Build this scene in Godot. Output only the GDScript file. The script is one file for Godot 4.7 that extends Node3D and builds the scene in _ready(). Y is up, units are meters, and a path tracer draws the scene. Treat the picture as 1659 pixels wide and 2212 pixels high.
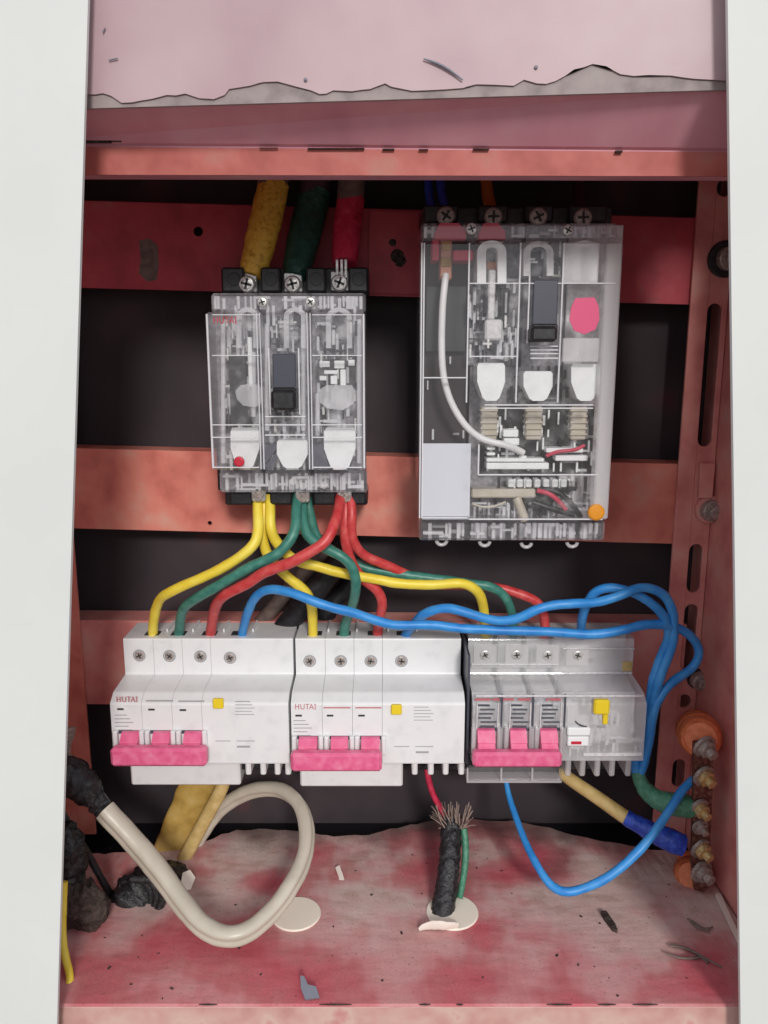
extends Node3D
# An open red distribution cabinet: breakers on three rails, coloured wires, dusty floor.
const FL := 1700.0
const TH := 0.19199
const CAM := Vector3(0, 0.0973, 0.6)
const FLOOR_Y := -0.278
var M := {}
var taken := {}
var rng := RandomNumberGenerator.new()

# ------------------------------------------------------------------ mesh collector
class MB:
	var v := PackedVector3Array()
	var n := PackedVector3Array()
	var u := PackedVector2Array()
	func tri(a: Vector3, b: Vector3, c: Vector3, na: Vector3, nb: Vector3, nc: Vector3) -> void:
		if (c - a).cross(b - a).dot(na + nb + nc) < 0.0:
			v.append_array([a, c, b]); n.append_array([na, nc, nb])
		else:
			v.append_array([a, b, c]); n.append_array([na, nb, nc])
	func flat(a: Vector3, b: Vector3, c: Vector3, out: Vector3) -> void:
		var nn := (c - a).cross(b - a)
		if nn.length() < 1e-14:
			return
		nn = nn.normalized()
		if nn.dot(out) < 0.0:
			nn = -nn
		tri(a, b, c, nn, nn, nn)
	func quad(a: Vector3, b: Vector3, c: Vector3, d: Vector3, out: Vector3) -> void:
		flat(a, b, c, out); flat(a, c, d, out)
	# a box with chamfered edges
	func box(c: Vector3, h: Vector3, bev := 0.0006, bs := Basis()) -> void:
		bev = minf(bev, minf(h.x, minf(h.y, h.z)) * 0.45)
		var P := func(ax: int, sg: Vector3) -> Vector3:
			var q := Vector3(sg.x * (h.x - bev), sg.y * (h.y - bev), sg.z * (h.z - bev))
			q[ax] = sg[ax] * h[ax]
			return c + bs * q
		for ax in 3:
			var b1: int = (ax + 1) % 3
			var b2: int = (ax + 2) % 3
			for s in [-1.0, 1.0]:
				var q := []
				for k in [[-1.0, -1.0], [1.0, -1.0], [1.0, 1.0], [-1.0, 1.0]]:
					var sg := Vector3()
					sg[ax] = s; sg[b1] = k[0]; sg[b2] = k[1]
					q.append(P.call(ax, sg))
				var o := Vector3(); o[ax] = s
				quad(q[0], q[1], q[2], q[3], bs * o)
			if bev > 0.0:
				for s1 in [-1.0, 1.0]:
					for s2 in [-1.0, 1.0]:
						var lo := Vector3(); lo[ax] = -1; lo[b1] = s1; lo[b2] = s2
						var hi := Vector3(); hi[ax] = 1; hi[b1] = s1; hi[b2] = s2
						var o2 := Vector3(); o2[b1] = s1; o2[b2] = s2
						quad(P.call(b1, lo), P.call(b1, hi), P.call(b2, hi), P.call(b2, lo), bs * o2)
		if bev > 0.0:
			for i in 8:
				var sg := Vector3(1 if i & 1 else -1, 1 if i & 2 else -1, 1 if i & 4 else -1)
				flat(P.call(0, sg), P.call(1, sg), P.call(2, sg), bs * sg)
	# polygon (2D) carried along axis e between a and b; f0 and f1 carry the 2D axes
	func prism(poly: PackedVector2Array, f0: Vector3, f1: Vector3, e: Vector3, a: float, b: float, org := Vector3()) -> void:
		var idx := Geometry2D.triangulate_polygon(poly)
		var area := 0.0
		for i in poly.size():
			area += poly[i].cross(poly[(i + 1) % poly.size()])
		for cap in [[a, -1.0], [b, 1.0]]:
			var sgn: float = cap[1] * signf(b - a)
			for i in range(0, idx.size(), 3):
				flat(org + f0 * poly[idx[i]].x + f1 * poly[idx[i]].y + e * cap[0], org + f0 * poly[idx[i + 1]].x + f1 * poly[idx[i + 1]].y + e * cap[0], org + f0 * poly[idx[i + 2]].x + f1 * poly[idx[i + 2]].y + e * cap[0], e * sgn)
		for i in poly.size():
			var p := poly[i]
			var q := poly[(i + 1) % poly.size()]
			var d := (q - p).orthogonal() * (-1.0 if area < 0.0 else 1.0)
			quad(org + f0 * p.x + f1 * p.y + e * a, org + f0 * q.x + f1 * q.y + e * a, org + f0 * q.x + f1 * q.y + e * b, org + f0 * p.x + f1 * p.y + e * b, f0 * d.x + f1 * d.y)
	# profile of [height, radius] turned about an axis
	func lathe(o: Vector3, ax: Vector3, prof: Array, seg := 24, smooth := false) -> void:
		ax = ax.normalized()
		var e1 := ax.cross(Vector3.UP if absf(ax.y) < 0.9 else Vector3.RIGHT).normalized()
		var e2 := ax.cross(e1)
		for k in prof.size() - 1:
			var h0: float = prof[k][0]; var r0: float = prof[k][1]
			var h1: float = prof[k + 1][0]; var r1: float = prof[k + 1][1]
			var sl := Vector2(h1 - h0, r1 - r0).normalized()
			for i in seg:
				var a0 := TAU * i / seg
				var a1 := TAU * (i + 1) / seg
				var d0 := e1 * cos(a0) + e2 * sin(a0)
				var d1 := e1 * cos(a1) + e2 * sin(a1)
				var n0 := (d0 * sl.x - ax * sl.y).normalized()
				var n1 := (d1 * sl.x - ax * sl.y).normalized()
				var A := o + ax * h0 + d0 * r0; var B := o + ax * h0 + d1 * r0
				var C := o + ax * h1 + d1 * r1; var D := o + ax * h1 + d0 * r1
				if r0 > 1e-7: tri(A, B, C, n0, n1, n1)
				if r1 > 1e-7: tri(A, C, D, n0, n1, n0)
	# tube along a smooth path
	func tube(pts: Array, rad: Array, seg := 14, step := 0.0025, squash := 1.0, rough := 0.0, ns: FastNoiseLite = null, caps := true, lobes := 0.0) -> void:
		var path := PackedVector3Array(); var rr := PackedFloat32Array()
		var m := pts.size()
		for i in m - 1:
			var p0: Vector3 = pts[maxi(i - 1, 0)]; var p1: Vector3 = pts[i]
			var p2: Vector3 = pts[i + 1]; var p3: Vector3 = pts[mini(i + 2, m - 1)]
			var cnt := maxi(2, int((p2 - p1).length() / step))
			for k in cnt:
				var t := float(k) / cnt
				path.append(p1.cubic_interpolate(p2, p0, p3, t))
				rr.append(lerpf(rad[mini(i, rad.size() - 1)], rad[mini(i + 1, rad.size() - 1)], t))
		path.append(pts[m - 1]); rr.append(rad[mini(m - 1, rad.size() - 1)])
		# relax the path a little: real cable bends evenly
		for it in 5:
			var q := path.duplicate()
			for i in range(1, path.size() - 1):
				q[i] = path[i] * 0.5 + (path[i - 1] + path[i + 1]) * 0.25
			path = q
		var t0 := (path[1] - path[0]).normalized()
		var rf := Vector3(0, 0, 1)
		if absf(t0.z) > 0.95: rf = Vector3.RIGHT
		var a := (rf - t0 * rf.dot(t0)).normalized()
		var rings := []; var norms := []
		for i in path.size():
			var t := (path[mini(i + 1, path.size() - 1)] - path[maxi(i - 1, 0)]).normalized()
			a = (a - t * a.dot(t)).normalized()
			var b := t.cross(a)
			var ring := PackedVector3Array(); var nr := PackedVector3Array()
			for k in seg:
				var w := TAU * k / seg
				var r := rr[i]
				if lobes > 0.0:
					r *= 1.0 - lobes * pow(absf(cos(w - 0.45)), 14.0)
				var d := a * cos(w) * squash + b * sin(w)
				var nn := (a * cos(w) / squash + b * sin(w)).normalized()
				var q := path[i] + d * r
				if ns:
					q += d * ns.get_noise_3dv(q * 1000.0) * rough
				ring.append(q); nr.append(nn)
			rings.append(ring); norms.append(nr)
		if ns:
			for i in path.size():
				for k in seg:
					var du: Vector3 = rings[mini(i + 1, path.size() - 1)][k] - rings[maxi(i - 1, 0)][k]
					var dv: Vector3 = rings[i][(k + 1) % seg] - rings[i][(k + seg - 1) % seg]
					var nn := du.cross(dv).normalized()
					if nn.dot(norms[i][k]) < 0.0: nn = -nn
					if nn.length() > 0.5: norms[i][k] = nn
		for i in path.size() - 1:
			for k in seg:
				var k2 := (k + 1) % seg
				tri(rings[i][k], rings[i][k2], rings[i + 1][k2], norms[i][k], norms[i][k2], norms[i + 1][k2])
				tri(rings[i][k], rings[i + 1][k2], rings[i + 1][k], norms[i][k], norms[i + 1][k2], norms[i + 1][k])
		if caps:
			for e in [0, path.size() - 1]:
				var t: Vector3 = (path[1] - path[0]) * -1.0 if e == 0 else path[e] - path[e - 1]
				for k in seg:
					flat(path[e], rings[e][k], rings[e][(k + 1) % seg], t)

# ------------------------------------------------------------------ placing and naming
func ray(px: float, py: float) -> Vector3:
	var s := (px - 829.5) / FL
	var t := (py - 1106.0) / FL
	return Vector3(s, -sin(TH) - t * cos(TH), -cos(TH) + t * sin(TH))
func W(px: float, py: float, z: float) -> Vector3:      # the point of the upright plane z metres before the back panel
	var d := ray(px, py)
	return CAM + d * ((z - CAM.z) / d.z)
func G(px: float, py: float, up := 0.0) -> Vector3:     # a point of the cabinet floor
	var d := ray(px, py)
	return CAM + d * ((FLOOR_Y + up - CAM.y) / d.y)
func Ws(a: Array) -> Array:
	var o := []
	for p in a: o.append(W(p[0], p[1], p[2]))
	return o
func pbox(m: MB, x0: float, y0: float, x1: float, y1: float, zf: float, zb: float, bev := 0.0005) -> void:
	var xm := (x0 + x1) / 2; var ym := (y0 + y1) / 2
	var l := W(x0, ym, zf).x; var r := W(x1, ym, zf).x
	var t := W(xm, y0, zf).y; var b := W(xm, y1, zf).y
	m.box(Vector3((l + r) / 2, (t + b) / 2, (zf + zb) / 2), Vector3(absf(r - l) / 2, absf(t - b) / 2, absf(zf - zb) / 2), bev)
func ppoly(m: MB, pts: Array, zf: float, zb: float) -> void:
	var q := PackedVector2Array()
	for p in pts:
		var w := W(p[0], p[1], zf)
		q.append(Vector2(w.x, w.y))
	m.prism(q, Vector3.RIGHT, Vector3.UP, Vector3.BACK, zb, zf)
func chamf(p: PackedVector2Array, r: float) -> PackedVector2Array:
	var o := PackedVector2Array()
	for i in p.size():
		var a := p[(i + p.size() - 1) % p.size()]; var b := p[i]; var c := p[(i + 1) % p.size()]
		var r1 := minf(r, minf((a - b).length(), (c - b).length()) * 0.4)
		o.append(b + (a - b).normalized() * r1)
		o.append(b + ((a - b).normalized() + (c - b).normalized()) * r1 * 0.3)
		o.append(b + (c - b).normalized() * r1)
	return o
func numbered(s: String) -> String:
	var k: int = taken.get(s, 0)
	taken[s] = k + 1
	return s if k == 0 else "%s_%03d" % [s, k]
func thing(called: String, label: String, category: String, at: Vector3, group := "") -> Node3D:
	var o := Node3D.new()
	o.name = numbered(called)
	add_child(o, true)
	o.position = at
	o.set_meta("label", label); o.set_meta("category", category)
	if group: o.set_meta("group", group)
	return o
func mesh_of(m: MB, org: Vector3, mat: Material) -> ArrayMesh:
	var arr := []
	arr.resize(Mesh.ARRAY_MAX)
	var v := m.v.duplicate()
	for i in v.size(): v[i] -= org
	arr[Mesh.ARRAY_VERTEX] = v
	arr[Mesh.ARRAY_NORMAL] = m.n
	if m.u.size() == v.size(): arr[Mesh.ARRAY_TEX_UV] = m.u
	var am := ArrayMesh.new()
	am.add_surface_from_arrays(Mesh.PRIMITIVE_TRIANGLES, arr)
	am.surface_set_material(0, mat)
	return am
func part(called: String, m: MB, mat: Material, parent: Node3D, label := "", stuff := false) -> MeshInstance3D:
	var o := MeshInstance3D.new()
	var org := Vector3()
	var p: Node = parent
	while p != self:
		org += (p as Node3D).position
		p = p.get_parent()
	o.mesh = mesh_of(m, org, mat)
	var k := 0
	var nm := called
	while parent.has_node(NodePath(nm)):
		k += 1
		nm = "%s_%03d" % [called, k]
	o.name = nm
	parent.add_child(o, true)
	if label: o.set_meta("label", label)
	if stuff: o.set_meta("kind", "stuff")
	return o
func single(called: String, m: MB, mat: Material, label: String, category: String, at: Vector3, group := "", kind := "") -> MeshInstance3D:
	var o := MeshInstance3D.new()
	o.name = numbered(called)
	o.mesh = mesh_of(m, at, mat)
	add_child(o, true)
	o.position = at
	o.set_meta("label", label); o.set_meta("category", category)
	if group: o.set_meta("group", group)
	if kind: o.set_meta("kind", kind)
	return o

# ------------------------------------------------------------------ materials
func mk(c: Color, rough := 0.5, metal := 0.0, coat := 0.0) -> StandardMaterial3D:
	var m := StandardMaterial3D.new()
	m.albedo_color = c; m.roughness = rough; m.metallic = metal
	if coat > 0.0:
		m.clearcoat_enabled = true; m.clearcoat = coat; m.clearcoat_roughness = 0.25
	return m
func ntex(sd: int, freq: float, cols: Array, offs: Array, size := 512, oct := 4, as_height := false) -> NoiseTexture2D:
	var f := FastNoiseLite.new()
	f.seed = sd; f.frequency = freq; f.fractal_octaves = oct
	f.noise_type = FastNoiseLite.TYPE_SIMPLEX_SMOOTH
	var t := NoiseTexture2D.new()
	t.width = size; t.height = size; t.seamless = true; t.noise = f
	if not as_height:
		var g := Gradient.new()
		g.offsets = PackedFloat32Array(offs)
		g.colors = PackedColorArray(cols)
		t.color_ramp = g
	return t
func noisy(sd: int, freq: float, cols: Array, offs: Array, scale: float, rough := 0.6, bump := 0.0, metal := 0.0) -> StandardMaterial3D:
	var m := StandardMaterial3D.new()
	m.albedo_texture = ntex(sd, freq, cols, offs)
	m.uv1_triplanar = true; m.uv1_world_triplanar = true
	m.uv1_scale = Vector3.ONE * scale
	m.roughness = rough; m.metallic = metal
	if bump > 0.0:
		m.heightmap_enabled = true
		m.heightmap_texture = ntex(sd + 50, freq * 3.0, [], [], 512, 5, true)
		m.heightmap_scale = bump
	return m
func C(r: int, g: int, b: int, a := 1.0) -> Color:
	return Color(r / 255.0, g / 255.0, b / 255.0, a)
func clear(c: Color, r := 0.12) -> StandardMaterial3D:
	var m := mk(c, r)
	m.transparency = BaseMaterial3D.TRANSPARENCY_ALPHA
	return m

func materials() -> void:
	M.red = noisy(3, 0.012, [C(148, 46, 60), C(176, 58, 72), C(188, 66, 80), C(180, 92, 96)], [0.0, 0.40, 0.68, 1.0], 4.0, 0.5, 0.02)
	M.salmon = noisy(5, 0.012, [C(192, 102, 90), C(216, 126, 112), C(222, 138, 122), C(216, 158, 142)], [0.0, 0.4, 0.68, 1.0], 4.0, 0.6, 0.02)
	M.rose = noisy(8, 0.012, [C(192, 114, 112), C(214, 138, 132), C(220, 150, 142), C(214, 170, 160)], [0.0, 0.40, 0.68, 1.0], 4.0, 0.55, 0.02)
	M.beam = noisy(11, 0.010, [C(192, 128, 146), C(206, 142, 158), C(212, 152, 166), C(216, 168, 178)], [0.0, 0.4, 0.7, 1.0], 4.0, 0.5, 0.015)
	M.back = noisy(14, 0.005, [C(44, 37, 42), C(54, 45, 50), C(66, 55, 59), C(104, 50, 58)], [0.0, 0.5, 0.76, 1.0], 3.0, 0.75, 0.01)
	M.film = noisy(17, 0.006, [C(170, 140, 148), C(182, 154, 160), C(190, 166, 170)], [0.0, 0.5, 1.0], 3.0, 0.45, 0.006)
	M.bare = noisy(19, 0.02, [C(124, 112, 112), C(150, 136, 136), C(162, 150, 148)], [0.0, 0.5, 1.0], 6.0, 0.6)
	M.board = noisy(21, 0.006, [C(213, 215, 214), C(215, 217, 216), C(217, 219, 217)], [0.0, 0.5, 1.0], 3.0, 0.6)
	M.white = noisy(23, 0.015, [C(218, 218, 220), C(228, 228, 230), C(231, 231, 232)], [0.0, 0.4, 1.0], 7.0, 0.38)
	M.cream = mk(C(246, 236, 220), 0.55)
	M.black = noisy(25, 0.03, [C(22, 22, 25), C(34, 34, 38), C(52, 52, 56)], [0.0, 0.5, 1.0], 14.0, 0.42)
	M.dark = mk(C(16, 16, 22), 0.4)
	M.slate = mk(C(74, 76, 88), 0.35)
	M.tape = noisy(27, 0.03, [C(16, 16, 18), C(32, 32, 36), C(110, 110, 112)], [0.0, 0.62, 1.0], 26.0, 0.3, 0.05)
	M.pink = noisy(29, 0.02, [C(212, 78, 126), C(226, 104, 146), C(232, 136, 166)], [0.0, 0.5, 1.0], 10.0, 0.42)
	M.yellow = noisy(31, 0.008, [C(220, 190, 52), C(240, 214, 66), C(244, 224, 100)], [0.0, 0.45, 1.0], 12.0, 0.42)
	M.green = noisy(33, 0.02, [C(42, 100, 94), C(64, 130, 116), C(96, 154, 138)], [0.0, 0.5, 1.0], 12.0, 0.4)
	M.redwire = noisy(35, 0.02, [C(178, 44, 48), C(204, 66, 68), C(214, 108, 102)], [0.0, 0.5, 1.0], 12.0, 0.4)
	M.blue = noisy(37, 0.008, [C(36, 118, 196), C(50, 142, 218), C(84, 164, 226)], [0.0, 0.5, 1.0], 12.0, 0.42)
	M.darkblue = noisy(38, 0.02, [C(22, 50, 140), C(36, 74, 190), C(70, 110, 206)], [0.0, 0.55, 1.0], 18.0, 0.25, 0.05)
	M.greentape = noisy(39, 0.02, [C(52, 104, 82), C(70, 132, 106), C(100, 154, 128)], [0.0, 0.5, 1.0], 18.0, 0.45, 0.05)
	M.ytape = noisy(41, 0.03, [C(150, 100, 26), C(222, 174, 62), C(234, 198, 100)], [0.1, 0.40, 1.0], 14.0, 0.4, 0.06)
	M.darkgreen = noisy(43, 0.02, [C(16, 52, 46), C(28, 74, 64), C(40, 88, 76)], [0.0, 0.5, 1.0], 14.0, 0.45, 0.04)
	M.crimson = noisy(45, 0.02, [C(150, 26, 54), C(200, 44, 76), C(214, 84, 104)], [0.0, 0.5, 1.0], 14.0, 0.45, 0.04)
	M.sheath = noisy(47, 0.02, [C(84, 70, 66), C(112, 96, 90), C(130, 114, 106)], [0.0, 0.5, 1.0], 12.0, 0.6)
	M.brownwire = mk(C(176, 104, 40), 0.45)
	M.mauve = mk(C(70, 44, 54), 0.5)
	M.whitecable = noisy(49, 0.006, [C(178, 170, 154), C(194, 186, 171), C(206, 198, 184)], [0.0, 0.5, 1.0], 10.0, 0.36)
	M.tan = noisy(51, 0.02, [C(168, 142, 84), C(200, 172, 112), C(214, 192, 142)], [0.0, 0.5, 1.0], 9.0, 0.5)
	M.straw = noisy(52, 0.015, [C(150, 120, 56), C(184, 150, 76), C(196, 168, 106)], [0.0, 0.5, 1.0], 8.0, 0.55)
	M.orange = noisy(53, 0.02, [C(176, 84, 52), C(222, 118, 74), C(230, 146, 102)], [0.0, 0.45, 1.0], 14.0, 0.5, 0.02)
	M.steel = noisy(55, 0.03, [C(150, 148, 146), C(214, 213, 211), C(236, 235, 233)], [0.0, 0.5, 1.0], 24.0, 0.34, 0.0, 0.5)
	M.dullsteel = noisy(56, 0.03, [C(100, 88, 84), C(168, 156, 150), C(200, 190, 184)], [0.0, 0.5, 1.0], 24.0, 0.45, 0.0, 0.4)
	M.brass = noisy(57, 0.03, [C(150, 120, 70), C(210, 186, 130), C(232, 216, 176)], [0.0, 0.5, 1.0], 24.0, 0.35, 0.0, 0.55)
	M.copper = mk(C(186, 128, 104), 0.4, 0.35)
	M.busbar = noisy(59, 0.03, [C(64, 34, 30), C(110, 66, 56), C(150, 110, 92)], [0.0, 0.5, 1.0], 14.0, 0.5, 0.03, 0.4)
	M.clear = clear(Color(0.95, 0.95, 0.97, 0.04), 0.05)
	M.haze = clear(Color(0.88, 0.87, 0.90, 0.09), 0.08)
	M.frost = clear(Color(0.90, 0.89, 0.90, 0.42), 0.18)
	M.grey = noisy(61, 0.03, [C(112, 110, 118), C(148, 145, 152), C(178, 175, 180)], [0.0, 0.5, 1.0], 16.0, 0.4)
	M.lightgrey = noisy(62, 0.03, [C(186, 183, 187), C(212, 210, 213), C(228, 226, 228)], [0.0, 0.5, 1.0], 16.0, 0.4)
	M.cup = mk(C(238, 240, 242), 0.35)
	M.paper = mk(C(226, 228, 236), 0.6)
	M.redmark = mk(C(196, 36, 60), 0.5)
	M.pinklabel = mk(C(224, 84, 130), 0.45)
	M.button = mk(C(232, 204, 40), 0.4)
	M.amber = mk(C(228, 150, 40), 0.4)
	M.ink = mk(C(52, 54, 56), 0.6)
	M.paleink = mk(C(160, 160, 164), 0.6)
	M.cloth = noisy(63, 0.02, [C(34, 26, 24), C(62, 50, 46), C(104, 88, 80)], [0.0, 0.5, 1.0], 18.0, 0.8, 0.15)
	M.slatetape = mk(C(118, 120, 132), 0.5)
	M.lip = noisy(95, 0.012, [C(176, 120, 116), C(198, 152, 144), C(206, 172, 162), C(186, 110, 110)], [0.0, 0.4, 0.7, 1.0], 4.0, 0.65, 0.02)
	M.lipred = noisy(97, 0.012, [C(150, 74, 66), C(178, 92, 84), C(190, 106, 98), C(182, 124, 112)], [0.0, 0.4, 0.7, 1.0], 4.0, 0.6, 0.02)
	M.glint = clear(Color(0.95, 0.95, 0.97, 0.72), 0.3)  # near-white, so the cover ribs carry painted glints
	M.softblock = clear(Color(0.90, 0.91, 0.95, 0.80), 0.3)
	M.house = clear(Color(0.95, 0.95, 0.96, 0.34), 0.10)
	M.deep = noisy(98, 0.03, [C(108, 106, 113), C(136, 133, 140), C(164, 161, 167)], [0.0, 0.5, 1.0], 16.0, 0.4)
	M.clamp = mk(C(198, 58, 84), 0.45)
	M.strand = mk(C(158, 138, 128), 0.65)
	M.milky = clear(Color(0.95, 0.95, 0.97, 0.46), 0.3)
	M.smoke = clear(Color(0.12, 0.11, 0.14, 0.66), 0.3)
	M.dusty = clear(Color.WHITE, 0.35)
	M.dusty.albedo_texture = ntex(91, 0.012, [Color(0.84, 0.82, 0.84, 0.0), Color(0.86, 0.85, 0.87, 0.02), Color(0.88, 0.87, 0.88, 0.12)], [0.3, 0.55, 0.95])
	M.dusty.uv1_triplanar = true; M.dusty.uv1_world_triplanar = true; M.dusty.uv1_scale = Vector3.ONE * 11.0
	M.white_scrap = mk(C(226, 214, 204), 0.6)
	M.pinkmark = mk(C(188, 104, 112), 0.5)

func wrinkle(sd: int, f := 0.12) -> FastNoiseLite:
	var n := FastNoiseLite.new()
	n.seed = sd; n.frequency = f; n.fractal_octaves = 3
	return n

# ------------------------------------------------------------------ scene
func _ready() -> void:
	rng.seed = 20240
	var cam := Camera3D.new()
	cam.name = "camera"
	cam.position = CAM
	cam.rotation = Vector3(-TH, 0, 0)
	cam.fov = rad_to_deg(2.0 * atan(1106.0 / FL))
	cam.near = 0.01; cam.far = 60.0
	add_child(cam); cam.current = true
	var we := WorldEnvironment.new()
	we.name = "daylight"
	var env := Environment.new()
	var sk := ProceduralSkyMaterial.new()
	sk.sky_top_color = C(214, 218, 224)
	sk.sky_horizon_color = C(208, 210, 214)
	sk.ground_horizon_color = C(170, 166, 162)
	sk.ground_bottom_color = C(128, 122, 116)
	sk.sky_curve = 0.3
	sk.sun_angle_max = 1.0
	var sky := Sky.new()
	sky.sky_material = sk
	env.background_mode = Environment.BG_SKY
	env.sky = sky
	env.background_energy_multiplier = 1.0
	env.tonemap_mode = Environment.TONE_MAPPER_LINEAR
	env.tonemap_exposure = 1.25
	env.sdfgi_enabled = true; env.ssao_enabled = true; env.ssil_enabled = true
	we.environment = env
	add_child(we)
	var sun := DirectionalLight3D.new()
	sun.name = "overcast_sun"
	sun.light_color = Color(1.0, 0.985, 0.96)
	sun.light_energy = 0.5
	sun.light_angular_distance = 10.0
	sun.shadow_enabled = true
	add_child(sun)
	sun.look_at_from_position(Vector3(0.28, 0.72, 1.5), Vector3(0, 0, 0))

	materials()
	margin_boards()
	cabinet()
	left_case_breaker()
	right_case_breaker()
	white_breaker(-0.1863, -0.0650, 0)
	white_breaker(-0.0634, 0.0551, 1)
	clear_breaker()
	supply_cables()
	phase_wires()
	neutral_wires()
	low_cables()
	terminal_bar()
	debris()

func margin_boards() -> void:  # blank screen margins, built as white boards added beside the cabinet
	for s in [[[[-260, -260], [197, -260], [190, 0], [123, 2212], [115, 2480], [-260, 2480]], "left"], [[[1569, -260], [1920, -260], [1920, 2480], [1604, 2480], [1600, 2212], [1572, 0]], "right"]]:
		var m := MB.new()
		ppoly(m, s[0], 0.212, 0.2095)
		var o := single("margin_board", m, M.board, "plain white wall board added for the screen page along the %s edge of the red cabinet" % s[1], "wall", W(-20 if s[1] == "left" else 1700, 2400, 0.206), "", "structure")

func bitten(m: MB, x0: float, x1: float, y0: float, y1: float, holes: Array, z0: float, z1: float, org: Vector3, rot: float) -> void:
	# a plate with round holes [x, y, r], made of pieces that meet on the holes' centre lines
	var e0 := Vector3(cos(rot), sin(rot), 0); var e1 := Vector3(-sin(rot), cos(rot), 0)
	var left := x0
	var prev := []
	for i in holes.size() + 1:
		var cur: Array = holes[i] if i < holes.size() else []
		var right: float = cur[0] if cur else x1
		var p := PackedVector2Array()
		p.append(Vector2(left, y0))
		p.append(Vector2(right, y0))
		if cur:
			for k in 13:
				var a := -PI / 2 - PI * k / 12
				p.append(Vector2(cur[0] + cos(a) * cur[2], cur[1] + sin(a) * cur[2]))
		p.append(Vector2(right, y1))
		p.append(Vector2(left, y1))
		if prev:
			for k in 13:
				var a := PI / 2 - PI * k / 12
				p.append(Vector2(prev[0] + cos(a) * prev[2], prev[1] + sin(a) * prev[2]))
		m.prism(p, e0, e1, Vector3.BACK, z0, z1, org)
		left = right
		prev = cur

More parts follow.
